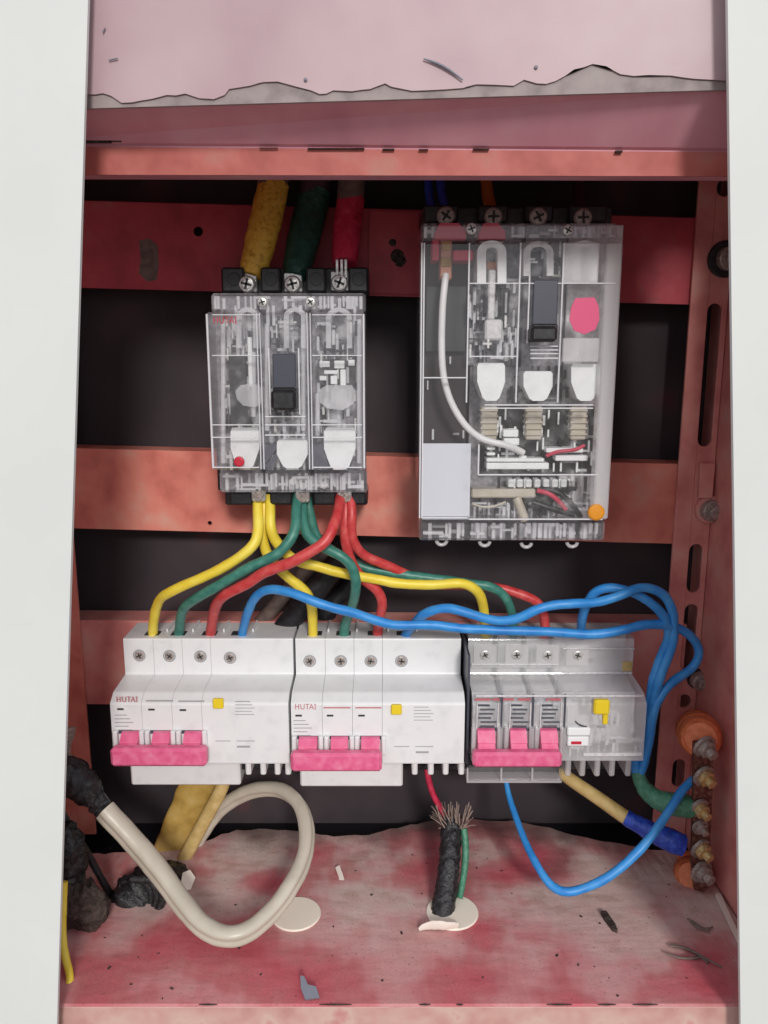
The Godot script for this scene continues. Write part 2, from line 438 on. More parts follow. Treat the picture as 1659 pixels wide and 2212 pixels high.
func cabinet() -> void:
	var cb := thing("cabinet", "open red steel electrical cabinet with a dusty floor and three mounting rails", "cabinet", Vector3(0, FLOOR_Y, 0.1))
	var m := MB.new()
	m.box(Vector3(-0.01, -0.02, -0.004), Vector3(0.27, 0.27, 0.004), 0.0)
	part("back_panel", m, M.back, cb)
	for s in [-1, 1]:
		m = MB.new()
		m.box(Vector3(-0.264 if s < 0 else 0.2435, -0.02, 0.0985), Vector3(0.0015, 0.27, 0.0980), 0.0003)
		part("side_panel", m, M.rose, cb)
	m = MB.new()
	m.box(Vector3(-0.01, 0.236, 0.09), Vector3(0.2500, 0.002, 0.089), 0.0)
	part("roof_panel", m, M.red, cb)
	# floor sheet, folded down at the front
	m = MB.new()
	var img := Image.create(768, 320, false, Image.FORMAT_RGB8)
	var na := wrinkle(71, 0.009); var nb := wrinkle(72, 0.05); var nc := wrinkle(73, 0.3); var nd := wrinkle(74, 0.02)
	na.fractal_octaves = 3; nb.fractal_octaves = 4
	var spots := []
	for q in [[940, 1830, 0.026, 0.7], [880, 1900, 0.02, 0.35], [1160, 1850, 0.026, 0.7], [1090, 1900, 0.02, 0.4], [590, 1900, 0.016, 0.5], [700, 1850, 0.02, 0.4], [1020, 1950, 0.022, 0.45], [330, 2060, 0.03, 0.45], [470, 2090, 0.035, 0.4], [640, 2130, 0.03, 0.35], [1000, 2110, 0.03, 0.4], [1240, 2140, 0.03, 0.25], [1540, 2130, 0.02, 0.9], [1380, 2090, 0.012, 0.35], [1060, 2010, 0.015, 0.3], [560, 2060, 0.016, 0.45], [210, 2150, 0.02, 0.5], [1540, 2065, 0.008, 0.5], [800, 1980, 0.03, -0.5], [1250, 1990, 0.035, -0.45], [560, 1810, 0.03, -0.35], [1400, 2010, 0.03, -0.4], [250, 2040, 0.012, -0.4]]:
		var g := G(q[0], q[1])
		spots.append([g.x, g.z, q[2], q[3]])
	for iy in 320:
		for ix in 768:
			var x := -0.265 + 0.51 * ix / 767.0
			var z := 0.2 * iy / 319.0
			var a := 0.44 + 0.50 * na.get_noise_2d(ix, iy * 1.35) + 0.10 * nb.get_noise_2d(ix * 1.6, iy * 0.45)
			for s in spots:
				var d2: float = ((x - s[0]) * (x - s[0]) + (z - s[1]) * (z - s[1])) / (s[2] * s[2])
				if d2 < 6.0: a += s[3] * 0.82 * exp(-d2)
			var grain := nc.get_noise_2d(ix, iy)
			a += 0.10 * grain
			var k := smoothstep(0.12, 1.25, a)
			var br := smoothstep(0.05, 0.5, nd.get_noise_2d(ix + 900, iy * 1.4))
			var c := C(208, 184, 177).lerp(C(186, 156, 144), br * 0.6)
			c = c.lerp(C(206, 136, 138), smoothstep(0.08, 0.19, z + 0.03 * nd.get_noise_2d(ix, iy + 400)) * smoothstep(0.24, 0.1, x) * 0.75)
			c = c.lerp(C(150, 92, 76), smoothstep(0.25, 0.5, k) * smoothstep(0.75, 0.5, k) * 0.22)
			c = c.lerp(C(190, 70, 84), k * 0.86)
			c = c.lightened(0.07 * grain) if grain > 0.0 else c.darkened(0.12 * -grain)
			var back_shade := smoothstep(0.052, 0.016, z + 0.018 * na.get_noise_2d(ix * 1.4 + 500, iy) + 0.004 * grain)
			c = c.lerp(C(72, 54, 52), back_shade * 0.62)  # shade along the back edge, painted into the floor colour as a ragged band
			if nc.get_noise_2d(ix * 0.8 + 3000, iy * 0.8) > 0.66: c = c.lerp(C(84, 58, 54), 0.55)
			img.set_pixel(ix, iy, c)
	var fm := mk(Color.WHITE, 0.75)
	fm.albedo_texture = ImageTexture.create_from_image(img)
	fm.heightmap_enabled = true
	fm.heightmap_texture = ntex(80, 0.03, [], [], 512, 5, true)
	fm.heightmap_scale = 0.04
	fm.texture_repeat = true
	var back := [[-200, 1850], [200, 1850], [420, 1835], [480, 1806], [560, 1793], [650, 1801], [720, 1813], [800, 1806], [870, 1790], [930, 1778], [1000, 1771], [1060, 1776], [1110, 1778], [1180, 1793], [1240, 1808], [1320, 1824], [1400, 1838], [1500, 1850], [1900, 1852]]
	var cols := 90
	var grid := []
	for ic in cols + 1:
		var x := lerpf(-0.265, 0.241, float(ic) / cols)
		var zb := 0.02
		for k in back.size() - 1:
			var g0 := G(back[k][0], back[k][1]); var g1 := G(back[k + 1][0], back[k + 1][1])
			if x >= g0.x and x <= g1.x:
				zb = lerpf(g0.z, g1.z, (x - g0.x) / (g1.x - g0.x)) + 0.0022 * nb.get_noise_1d(x * 2500.0)
		var col := []
		for r in 9:
			var f := float(r) / 8.0
			var z := lerpf(zb, 0.1975, f)
			col.append(Vector3(x, FLOOR_Y + 0.0016 * nb.get_noise_2d(x * 900.0, z * 900.0) * (1.0 - f) + 0.0018 * pow(1.0 - f, 8.0), z))
		col.append(Vector3(x, FLOOR_Y - 0.001, 0.1987))
		grid.append(col)
	for ic in cols:
		for r in 9:
			m.quad(grid[ic][r], grid[ic + 1][r], grid[ic + 1][r + 1], grid[ic][r + 1], Vector3(0, 1, 0.3))
	for p in m.v:
		m.u.append(Vector2((p.x + 0.265) / 0.51, p.z / 0.2))
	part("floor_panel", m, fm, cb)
	m = MB.new()
	m.box(Vector3(-0.0115, FLOOR_Y - 0.0195, 0.1981), Vector3(0.2535, 0.0183, 0.0008), 0.0004)
	part("front_lip", m, M.lip, cb)
	for q in [[690, 760], [905, 930], [985, 1000], [1180, 1235], [1290, 1330], [1365, 1420], [430, 470]]:
		m = MB.new()
		var p0 := G(q[0], 2166, 0.0002); var p1 := G(q[1], 2167, 0.0002)
		p0.z = 0.1984; p1.z = 0.1984
		m.tube([p0, (p0 + p1) / 2 + Vector3(0, 0.0002, 0.0002), p1], [0.0002, 0.0005, 0.0002], 6)
		part("fold_crack", m, M.cloth, cb)
	m = MB.new()
	m.box(Vector3(-0.01, FLOOR_Y - 0.009, 0.098), Vector3(0.2525, 0.0015, 0.097), 0.0)
	part("floor_underside", m, M.dark, cb)
	# top beam: lip below, sloping face above
	m = MB.new()
	var L := [W(40, 377, 0.165), W(40, 379, 0.172), W(40, 312, 0.173), W(40, 306, 0.175), W(40, 234, 0.199)]
	var R := [W(1720, 381, 0.165), W(1720, 383, 0.172), W(1720, 327, 0.173), W(1720, 321, 0.175), W(1720, 184, 0.199)]
	for i in 4:
		m.quad(L[i], R[i], R[i + 1], L[i + 1], Vector3(0, -1, 0.1) if i == 0 else Vector3(0, 0, 1))
	m.quad(L[0], R[0], R[0] + Vector3(0, 0.004, -0.03), L[0] + Vector3(0, 0.004, -0.03), Vector3(0, -1, 0))
	part("top_beam", m, M.beam, cb)
	m = MB.new()
	ppoly(m, [[60, 316], [1700, 330], [1700, 381], [60, 377]], 0.1735, 0.1723)
	part("beam_lip", m, M.lipred, cb)
	m = MB.new()
	for q in [[664, 318.5, 787, 322], [826, 320, 852, 324], [905, 321, 925, 324], [1022, 320, 1057, 323.5], [560, 318, 600, 320], [1330, 324, 1345, 330], [182, 301, 240, 309], [225, 298, 262, 307]]:
		pbox(m, q[0], q[1] + 0.8, q[2], q[3] - 0.8, 0.1758, 0.1740, 0.0)
	part("seam_gap", m, M.cloth, cb, "", true)
	# pale cover above, its film of paint torn along the lower edge
	m = MB.new()
	ppoly(m, [[60, -120], [1700, -120], [1700, 190], [60, 238]], 0.2, 0.198)
	var cov := part("upper_cover", m, M.bare, cb, "grey metal cover under the torn pink paint")
	m = MB.new()
	var edge := [[60, 200], [185, 203], [205, 204], [222, 201], [240, 207], [252, 215], [262, 222], [285, 221], [305, 217], [330, 213], [360, 205], [380, 206], [400, 202], [430, 212], [462, 214], [485, 205], [495, 192], [515, 189], [540, 185], [560, 179], [570, 177], [600, 176], [622, 182], [640, 187], [672, 195], [690, 203], [705, 202], [720, 195], [760, 197], [780, 194], [800, 192], [818, 185], [832, 180], [845, 187], [860, 190], [890, 196], [920, 195], [960, 193], [1000, 190], [1015, 184], [1030, 182], [1070, 183], [1110, 185], [1122, 178], [1132, 172], [1160, 180], [1180, 181], [1200, 175], [1222, 163], [1240, 150], [1262, 145], [1280, 138], [1310, 143], [1325, 152], [1340, 160], [1370, 164], [1400, 162], [1450, 163], [1475, 167], [1500, 170], [1572, 174], [1700, 178]]
	var fp := [[1700, -119], [60, -119]]
	for i in edge.size():
		fp.append([edge[i][0], edge[i][1]])
	ppoly(m, fp, 0.2010, 0.2003)
	part("paint_film", m, M.film, cov, "pale pink paint film with a torn lower edge")
	m = MB.new()
	m.tube([W(915, 127, 0.2022), W(945, 134, 0.2024), W(970, 150, 0.2022), W(1000, 173, 0.2023)], [0.0003, 0.0006, 0.0006, 0.0003], 6)
	m.tube([W(235, 130, 0.202), W(254, 126, 0.202)], [0.0003, 0.0003], 6)
	m.tube([W(222, 70, 0.202), W(232, 52, 0.202), W(226, 62, 0.202)], [0.0003, 0.0003], 6)
	for q in [[1158, 145], [660, 172]]:
		m.lathe(W(q[0], q[1], 0.2017), Vector3.BACK, [[0, 0.0009], [0.0004, 0.0006], [0.0005, 0.0]], 8)
	part("scratch", m, M.slatetape, cov, "", true)
	# rails
	for r in [[437, 468, 617, 661, "red", [[428, 500, 10], [858, 553, 14]]], [968, 1006, 1142, 1174, "salmon", [[453, 1130, 5]]], [1340, 1352, 1522, 1528, "rose", []]]:
		var z := 0.027
		var tl := W(165, r[0], z); var tr := W(1512, r[1], z); var bl := W(165, r[2], z); var b2 := W(1512, r[3], z)
		var ang := ((tr - tl).angle_to(Vector3.RIGHT) + (b2 - bl).angle_to(Vector3.RIGHT)) * -0.5
		var hgt := ((tl.y - bl.y) + (tr.y - b2.y)) / 2
		var org := Vector3(-0.005, (tl.y + tr.y + bl.y + b2.y) / 4, 0)
		var hs := []
		for h in r[5]:
			var w := W(h[0], h[1], z) - org
			hs.append([w.x * cos(ang) + w.y * sin(ang), -w.x * sin(ang) + w.y * cos(ang), h[2] * 0.00033])
		m = MB.new()
		bitten(m, -0.245, 0.236, -hgt / 2, hgt / 2 - 0.0012, hs, z - 0.0025, z, org, ang)
		m.box(org + Basis(Vector3.BACK, ang) * Vector3(-0.0045, hgt / 2 - 0.0006, 0.0145), Vector3(0.2405, 0.0012, 0.0124), 0.0004, Basis(Vector3.BACK, ang))
		var rl := part("mounting_rail", m, M[r[4]], cb)
		if r[4] == "red":
			m = MB.new()
			ppoly(m, [[300, 520], [322, 515], [340, 530], [343, 570], [338, 605], [318, 608], [300, 590], [304, 560]], z + 0.0003, z + 0.0001)
			part("stain", m, M.sheath, rl)
			m = MB.new()
			ppoly(m, [[798, 456], [905, 458], [905, 636], [796, 633], [797, 500]], z + 0.0022, z + 0.0004)
			part("joint_plate", m, M.red, rl)
			m = MB.new()
			m.lathe(W(858, 553, z + 0.0023), Vector3.BACK, [[0.0002, 0.0046], [0.0003, 0.0]], 20)
			m.lathe(W(848, 524, z + 0.0023), Vector3.BACK, [[0.0002, 0.0026], [0.0003, 0.0]], 12)
			ppoly(m, [[850, 560], [872, 548], [878, 565], [868, 577], [856, 575]], z + 0.0025, z + 0.0023)
			part("rust_stain", m, M.cloth, rl)
	# side posts with slots
	post(cb, 0.2150, 0.2415, [[385, 425], [655, 965], [1175, 1280], [1305, 1450], [1500, 1530], [1640, 1700]], 0.2275, 0.2375, M.rose)
	post(cb, -0.2310, -0.2620, [[1845, 1888]], -0.2440, -0.2500, M.salmon)
	for b in [[1530, 1100, 0.0105, 0.0058, "rose", 8], [1505, 1465, 0.0078, 0.0052, "black", 8], [1566, 560, 0.0125, 0.006, "black", 8]]:
		var o := W(b[0], b[1], 0.03)
		m = MB.new()
		m.lathe(o, Vector3.BACK, [[0.0001, b[2]], [0.0025, b[2]], [0.0032, b[2] * 0.94], [0.0033, 0.0]], 24)
		var ws := part("washer", m, M[b[4]], cb)
		m = MB.new()
		m.lathe(o + Vector3(0, 0, 0.003), Vector3(0.12, -0.05, 1), [[0, b[3] * 1.35], [0.005, b[3] * 1.35], [0.0056, b[3] * 1.2], [0.0057, b[3] * 0.8], [0.009, b[3] * 0.8], [0.0095, b[3] * 0.6], [0.0096, 0]], 6 if b[5] == 6 else 12)
		part("bolt", m, M.dullsteel, ws)
	m = MB.new()
	pbox(m, 1512, 1000, 1544, 1078, 0.0345, 0.0303, 0.001)
	part("slot_tab", m, M.rose, cb)

func post(cb: Node3D, xa: float, xb: float, slots: Array, s0: float, s1: float, mat: Material) -> void:
	var m := MB.new()
	var z0 := 0.0275; var z1 := 0.03
	var lo := minf(xa, xb); var hi := maxf(xa, xb)
	var sl := minf(s0, s1); var sh := maxf(s0, s1)
	var y_top := 0.232; var y_bot := FLOOR_Y + 0.001
	m.box(Vector3((lo + sl) / 2, (y_top + y_bot) / 2, (z0 + z1) / 2), Vector3((sl - lo) / 2, (y_top - y_bot) / 2, (z1 - z0) / 2), 0.0004)
	m.box(Vector3((sh + hi) / 2, (y_top + y_bot) / 2, (z0 + z1) / 2), Vector3((hi - sh) / 2, (y_top - y_bot) / 2, (z1 - z0) / 2), 0.0004)
	var r := (sh - sl) / 2; var cx := (sh + sl) / 2
	var top := y_top
	var first := true
	for i in slots.size() + 1:
		var nxt: float = W(1530, slots[i][0], z1).y if i < slots.size() else y_bot
		var p := PackedVector2Array()
		# bar between the slot above and the slot below, with round ends bitten out
		if first:
			p.append(Vector2(sl, top)); p.append(Vector2(sh, top))
		else:
			for k in 9:
				var a := PI + PI * k / 8
				p.append(Vector2(cx + cos(a) * r, top + sin(a) * r + r))
		if i < slots.size():
			for k in 9:
				var a := PI * k / 8
				p.append(Vector2(cx + cos(a) * r, nxt + sin(a) * r - r))
		else:
			p.append(Vector2(sh, nxt)); p.append(Vector2(sl, nxt))
		var q := PackedVector2Array()
		for v2 in p:
			if q.is_empty() or q[q.size() - 1].distance_to(v2) > 1e-6: q.append(v2)
		m.prism(q, Vector3.RIGHT, Vector3.UP, Vector3.BACK, z0, z1 - 0.0001)
		if i < slots.size(): top = W(1530, slots[i][1], z1).y
		first = false
	part("side_post", m, mat, cb)

# ------------------------------------------------------------------ breaker details
func screw(parent: Node3D, at: Vector3, r: float, mat: Material, turn := 0.4, h := 0.0016) -> void:
	var m := MB.new()
	m.lathe(at, Vector3.BACK, [[0, r], [h * 0.55, r], [h * 0.9, r * 0.82], [h, r * 0.4], [h, 0]], 18)
	var s := part("screw", m, mat, parent)
	m = MB.new()
	for a in [turn, turn + PI / 2]:
		m.box(at + Vector3(0, 0, h), Vector3(r * 0.62, r * 0.13, 0.0002), 0.0, Basis(Vector3.BACK, a))
	part("cross_slot", m, M.ink, s)

func words(parent: Node3D, s: String, px: float, py: float, z: float, hgt: float, mat: Material, called := "lettering") -> void:
	var t := TextMesh.new()
	var f := SystemFont.new()
	f.font_names = PackedStringArray(["Droid Sans"])
	t.font = f; t.text = s; t.font_size = 32
	t.pixel_size = hgt / 32.0; t.depth = 0.0002
	t.material = mat
	var o := MeshInstance3D.new()
	o.mesh = t
	var k := 0
	var nm := called
	while parent.has_node(NodePath(nm)):
		k += 1; nm = "%s_%03d" % [called, k]
	o.name = nm
	parent.add_child(o, true)
	var org := Vector3()
	var p: Node = parent
	while p != self:
		org += (p as Node3D).position
		p = p.get_parent()
	o.position = W(px, py, z) - org

func clutter(m: MB, x0: float, y0: float, x1: float, y1: float, zf: float, zb: float, cnt: int, smin: float, smax: float) -> void:
	for i in cnt:
		var z := rng.randf_range(zb, zf)
		var c := W(rng.randf_range(x0, x1), rng.randf_range(y0, y1), z)
		var thin := rng.randf_range(smin, smin + (smax - smin) * 0.3) * 0.6
		var long := rng.randf_range(smin + (smax - smin) * 0.3, smax) * 1.5
		var up := rng.randf() < 0.8
		var h := Vector3(thin if up else long, long if up else thin, rng.randf_range(smin, smax) * 0.5)
		var w0 := W(x0, y0, z); var w1 := W(x1, y1, z)
		h.x = minf(h.x, absf(w1.x - w0.x) * 0.5); h.y = minf(h.y, absf(w1.y - w0.y) * 0.5)
		c.x = clampf(c.x, w0.x + h.x, w1.x - h.x)
		c.y = clampf(c.y, w1.y + h.y, w0.y - h.y)
		m.box(c, h, 0.0002)

func arch(x0: float, y0: float, x1: float, y1: float, w: float) -> Array:
	var o := []
	var cx := (x0 + x1) / 2; var r := (x1 - x0) / 2
	o.append([x0, y1])
	for k in 11:
		var a := PI - PI * k / 10
		o.append([cx + cos(a) * r, y0 + r * 0.8 - sin(a) * r * 0.8])
	o.append([x1, y1]); o.append([x1 - w, y1])
	for k in 11:
		var a := PI * k / 10
		o.append([cx + cos(a) * (r - w), y0 + r * 0.8 - sin(a) * (r - w) * 0.8])
	o.append([x0 + w, y1])
	return o
func cup(x0: float, y0: float, x1: float, y1: float) -> Array:
	var w := x1 - x0; var h := y1 - y0
	var o := [[x0 + w * 0.06, y0], [x1 - w * 0.06, y0], [x1, y0 + h * 0.08], [x1, y0 + h * 0.5], [x1 - w * 0.10, y0 + h * 0.72], [x1 - w * 0.20, y0 + h * 0.92], [x1 - w * 0.32, y1], [x0 + w * 0.32, y1], [x0 + w * 0.20, y0 + h * 0.92], [x0 + w * 0.10, y0 + h * 0.72], [x0, y0 + h * 0.5], [x0, y0 + h * 0.08]]
	return o

func handle(t: Node3D, x0: float, y0: float, x1: float, y1: float, hy: float, zf: float) -> void:
	var m := MB.new()
	pbox(m, x0, y0, x1, hy + 6, zf + 0.0012, zf - 0.012, 0.0006)
	part("handle_slot", m, M.slate, t)
	m = MB.new()
	pbox(m, x0 - 4, hy, x1, y1, zf + 0.012, zf - 0.004, 0.0018)
	pbox(m, x0, hy - 5, x1, hy + 8, zf + 0.007, zf - 0.004, 0.001)
	part("handle", m, M.black, t)

func left_case_breaker() -> void:
	var zf := 0.103
	var t := thing("case_breaker", "smaller three-pole clear plastic breaker with thick coloured cables on top", "circuit breaker", W(625, 1090, 0.03))
	var m := MB.new()
	pbox(m, 478, 579, 796, 640, 0.062, 0.031, 0.001)
	pbox(m, 486, 1058, 794, 1091, 0.062, 0.031, 0.001)
	pbox(m, 462, 640, 790, 1060, 0.058, 0.031, 0.001)
	part("base", m, M.black, t)
	for x in [505, 585, 683, 775]:
		m = MB.new()
		pbox(m, x - (27 if x < 520 else 22), 577, x + (22 if x < 520 else 20), 631, 0.072, 0.0622, 0.0012)
		var bl := part("terminal_barrier", m, M.black, t)
		m = MB.new()
		m.lathe(W(x, 603, 0.0721), Vector3.BACK, [[0.0001, 0.0042], [0.0004, 0.004], [0.0004, 0.0]], 16)
		part("bore", m, M.dark, bl)
	for x in [520, 607, 701, 775]:
		m = MB.new()
		pbox(m, x - (24 if x < 760 else 16), 1064, x + (24 if x < 760 else 16), 1090, 0.078, 0.0622, 0.0012)
		part("terminal_barrier", m, M.black, t)
	for q in [[535, 615], [633, 615], [734, 612]]:
		m = MB.new()
		pbox(m, q[0] - 20, q[1] - 26, q[0] + 20, q[1] + 16, 0.0665, 0.0625, 0.0006)
		part("terminal_lug", m, M.steel, t)
		screw(t, W(q[0], q[1], 0.0667), 0.0056, M.steel, rng.randf() * 2, 0.006)
	m = MB.new()
	for x in [728, 738, 747]:
		pbox(m, x - 3, 560, x + 3, 600, 0.071, 0.067, 0.0003)
	part("bare_strands", m, M.steel, t)
	for q in [[558, 1072], [653, 1074], [744, 1074]]:
		m = MB.new()
		pbox(m, q[0] - 15, q[1] - 12, q[0] + 15, q[1] + 12, 0.079, 0.0625, 0.001)
		var lg := part("terminal_lug", m, M.steel, t)
		m = MB.new()
		m.lathe(W(q[0], q[1], 0.0791), Vector3.BACK, [[0, 0.0036], [0.0012, 0.0034], [0.0014, 0.002], [0.0014, 0]], 14)
		part("screw", m, M.dullsteel, lg)
	# inside: three poles
	var poles := [[468, 560], [566, 668], [674, 784]]
	for i in 3:
		m = MB.new()
		pbox(m, poles[i][0], 640, poles[i][1], 1058, 0.074, 0.0585, 0.001)
		part("pole_tray", m, M.deep, t)
		m = MB.new()
		clutter(m, poles[i][0] + 8, 660, poles[i][1] - 8, 1014, 0.089, 0.076, 60, 0.0010, 0.0046)
		part("mechanism", m, M.milky, t, "", true)
		m = MB.new()
		clutter(m, poles[i][0] + 8, 690, poles[i][1] - 8, 1000, 0.091, 0.078, 26, 0.0008, 0.0032)
		part("contact", m, M.steel, t, "", true)
		m = MB.new()
		clutter(m, poles[i][0] + 10, 680, poles[i][1] - 10, 1014, 0.090, 0.076, 44, 0.0008, 0.0034)
		part("spring", m, M.smoke, t, "", true)
	for q in [[540, 850, 0.0085], [530, 880, 0.006], [555, 905, 0.005], [520, 720, 0.005], [546, 700, 0.006], [628, 720, 0.007], [640, 905, 0.006], [612, 915, 0.005], [730, 850, 0.0085], [752, 870, 0.007], [705, 868, 0.006], [728, 905, 0.007], [745, 720, 0.006], [712, 740, 0.005]]:
		m = MB.new()
		var r: float = q[2]
		m.lathe(W(q[0], q[1], 0.078), Vector3.BACK, [[0, r], [r * 0.5, r * 0.96], [r * 0.85, r * 0.75], [r * 1.05, r * 0.45], [r * 1.12, 0.0]], 20)
		part("boss", m, M.milky, t)
	for q in [[482, 700, 1000], [548, 760, 900], [577, 700, 930], [655, 700, 930], [686, 850, 940], [776, 690, 1000]]:
		m = MB.new()
		m.tube([W(q[0], q[1], 0.09), W(q[0], (q[1] + q[2]) / 2, 0.0905), W(q[0], q[2], 0.09)], [0.0016], 10)
		part("guide_tube", m, M.milky, t)
	m = MB.new()
	pbox(m, 496, 769, 533, 915, 0.0925, 0.0745, 0.0005)
	part("dark_window", m, M.dark, t)
	m = MB.new()
	pbox(m, 686, 776, 768, 834, 0.0885, 0.0745, 0.0005)
	part("dark_window", m, M.dark, t)
	m = MB.new()
	for q in [[690, 780, 712, 793], [722, 779, 744, 796], [752, 777, 766, 790], [700, 800, 730, 808], [735, 798, 747, 833], [690, 812, 705, 822], [714, 812, 728, 830]]:
		pbox(m, q[0], q[1], q[2], q[3], 0.0915, 0.0885, 0.0003)
	pbox(m, 535, 728, 545, 836, 0.092, 0.083, 0.0006)
	part("armature", m, M.cup, t, "", true)
	for q in [[[508, 845], [520, 832], [548, 828], [566, 840], [566, 868], [552, 880], [525, 876], [512, 862]], [[690, 842], [705, 832], [760, 832], [768, 846], [764, 872], [740, 886], [706, 882], [690, 868]]]:
		m = MB.new()
		ppoly(m, q, 0.093, 0.08)
		part("arm_linkage", m, M.milky, t)
	for q in [[498, 925, 560, 1012], [598, 950, 665, 1012], [700, 925, 768, 1014]]:
		m = MB.new()
		ppoly(m, cup(q[0], q[1], q[2], q[3]), 0.096, 0.078)
		part("adjusting_cup", m, M.cup, t)
	for q in [[511, 664, 558, 752], [613, 664, 661, 752], [704, 664, 760, 752]]:
		m = MB.new()
		ppoly(m, arch(q[0], q[1], q[2], q[3], 11), 0.0965, 0.076)
		part("arch_frame", m, M.milky, t)
	m = MB.new()
	ppoly(m, [[566, 1012], [600, 965], [600, 960], [568, 960]], 0.0945, 0.078)
	ppoly(m, [[666, 1012], [662, 960], [698, 960], [700, 975], [712, 1012]], 0.0945, 0.078)
	ppoly(m, [[566, 1013], [584, 1013], [604, 985], [600, 975]], 0.0955, 0.0946)
	part("divider_foot", m, M.slate, t)
	# the clear cover in three storeys
	m = MB.new()
	pbox(m, 456, 633, 790, 676, 0.094, 0.0595, 0.0015)
	part("cover_top", m, M.haze, t)
	m = MB.new()
	pbox(m, 449, 674, 790, 1016, zf, 0.0595, 0.0018)
	var cv := part("cover", m, M.haze, t)
	m = MB.new()
	pbox(m, 474, 1017, 794, 1064, 0.094, 0.0595, 0.0015)
	part("cover_foot", m, M.haze, t)
	m = MB.new()
	clutter(m, 480, 1022, 786, 1058, 0.086, 0.076, 60, 0.0010, 0.0042)
	part("foot_rib", m, M.milky, t, "", true)
	m = MB.new()
	clutter(m, 462, 640, 784, 668, 0.088, 0.078, 46, 0.0010, 0.0040)
	part("head_rib", m, M.milky, t, "", true)
	m = MB.new()
	for x in [562, 669]:
		pbox(m, x - 4.5, 676, x - 2.2, 1014, zf + 0.0016, zf - 0.0005, 0.0004)
		pbox(m, x + 2.2, 676, x + 4.5, 1014, zf + 0.0016, zf - 0.0005, 0.0004)
	for x in [453, 786]:
		pbox(m, x - 2, 678, x + 2, 1012, zf + 0.0014, zf - 0.0005, 0.0004)
	for y in [680, 768, 918, 945, 1010]:
		pbox(m, 458, y - 1.2, 560, y + 1.2, zf + 0.0010, zf - 0.0005, 0.0003)
		pbox(m, 674, y - 1.2, 782, y + 1.2, zf + 0.0010, zf - 0.0005, 0.0003)
	for y in [900, 918, 940]:
		pbox(m, 572, y - 1.5, 660, y + 1.5, zf + 0.0010, zf - 0.0005, 0.0003)
	for x in [582, 646]:
		pbox(m, x - 1.5, 752, x + 1.5, 896, zf + 0.0018, zf - 0.0005, 0.0003)
	part("rib", m, M.glint, cv, "", true)
	m = MB.new()
	for x in [564, 671]:
		m = MB.new()
		pbox(m, x - 2.6, 680, x - 0.4, 764, zf + 0.0006, zf - 0.0004, 0.0)
		part("groove", m, M.ink, cv)
	m = MB.new()
	pbox(m, 452, 678, 787, 1012, zf + 0.0003, zf + 0.0001, 0.0)
	part("dust_film", m, M.dusty, cv)
	handle(t, 589, 764, 639, 887, 842, zf)
	for q in [[567, 653], [671, 653]]:
		screw(t, W(q[0], q[1], 0.0942), 0.0033, M.steel, rng.randf() * 2, 0.0022)
	for q in [[633, 1040], [655, 1050], [700, 1048]]:
		m = MB.new()
		m.lathe(W(q[0], q[1], 0.0942), Vector3.BACK, [[0, 0.0026], [0.001, 0.0022], [0.001, 0]], 12)
		part("rivet", m, M.frost, t)
	words(t, "HUTAI", 486, 692, zf + 0.0003, 0.0052, M.redmark)
	m = MB.new()
	m.lathe(W(517, 997, 0.1032), Vector3.BACK, [[0, 0.0034], [0.0012, 0.0032], [0.0015, 0.0022], [0.0015, 0]], 16)
	part("test_button", m, M.redmark, t, "small round red button")

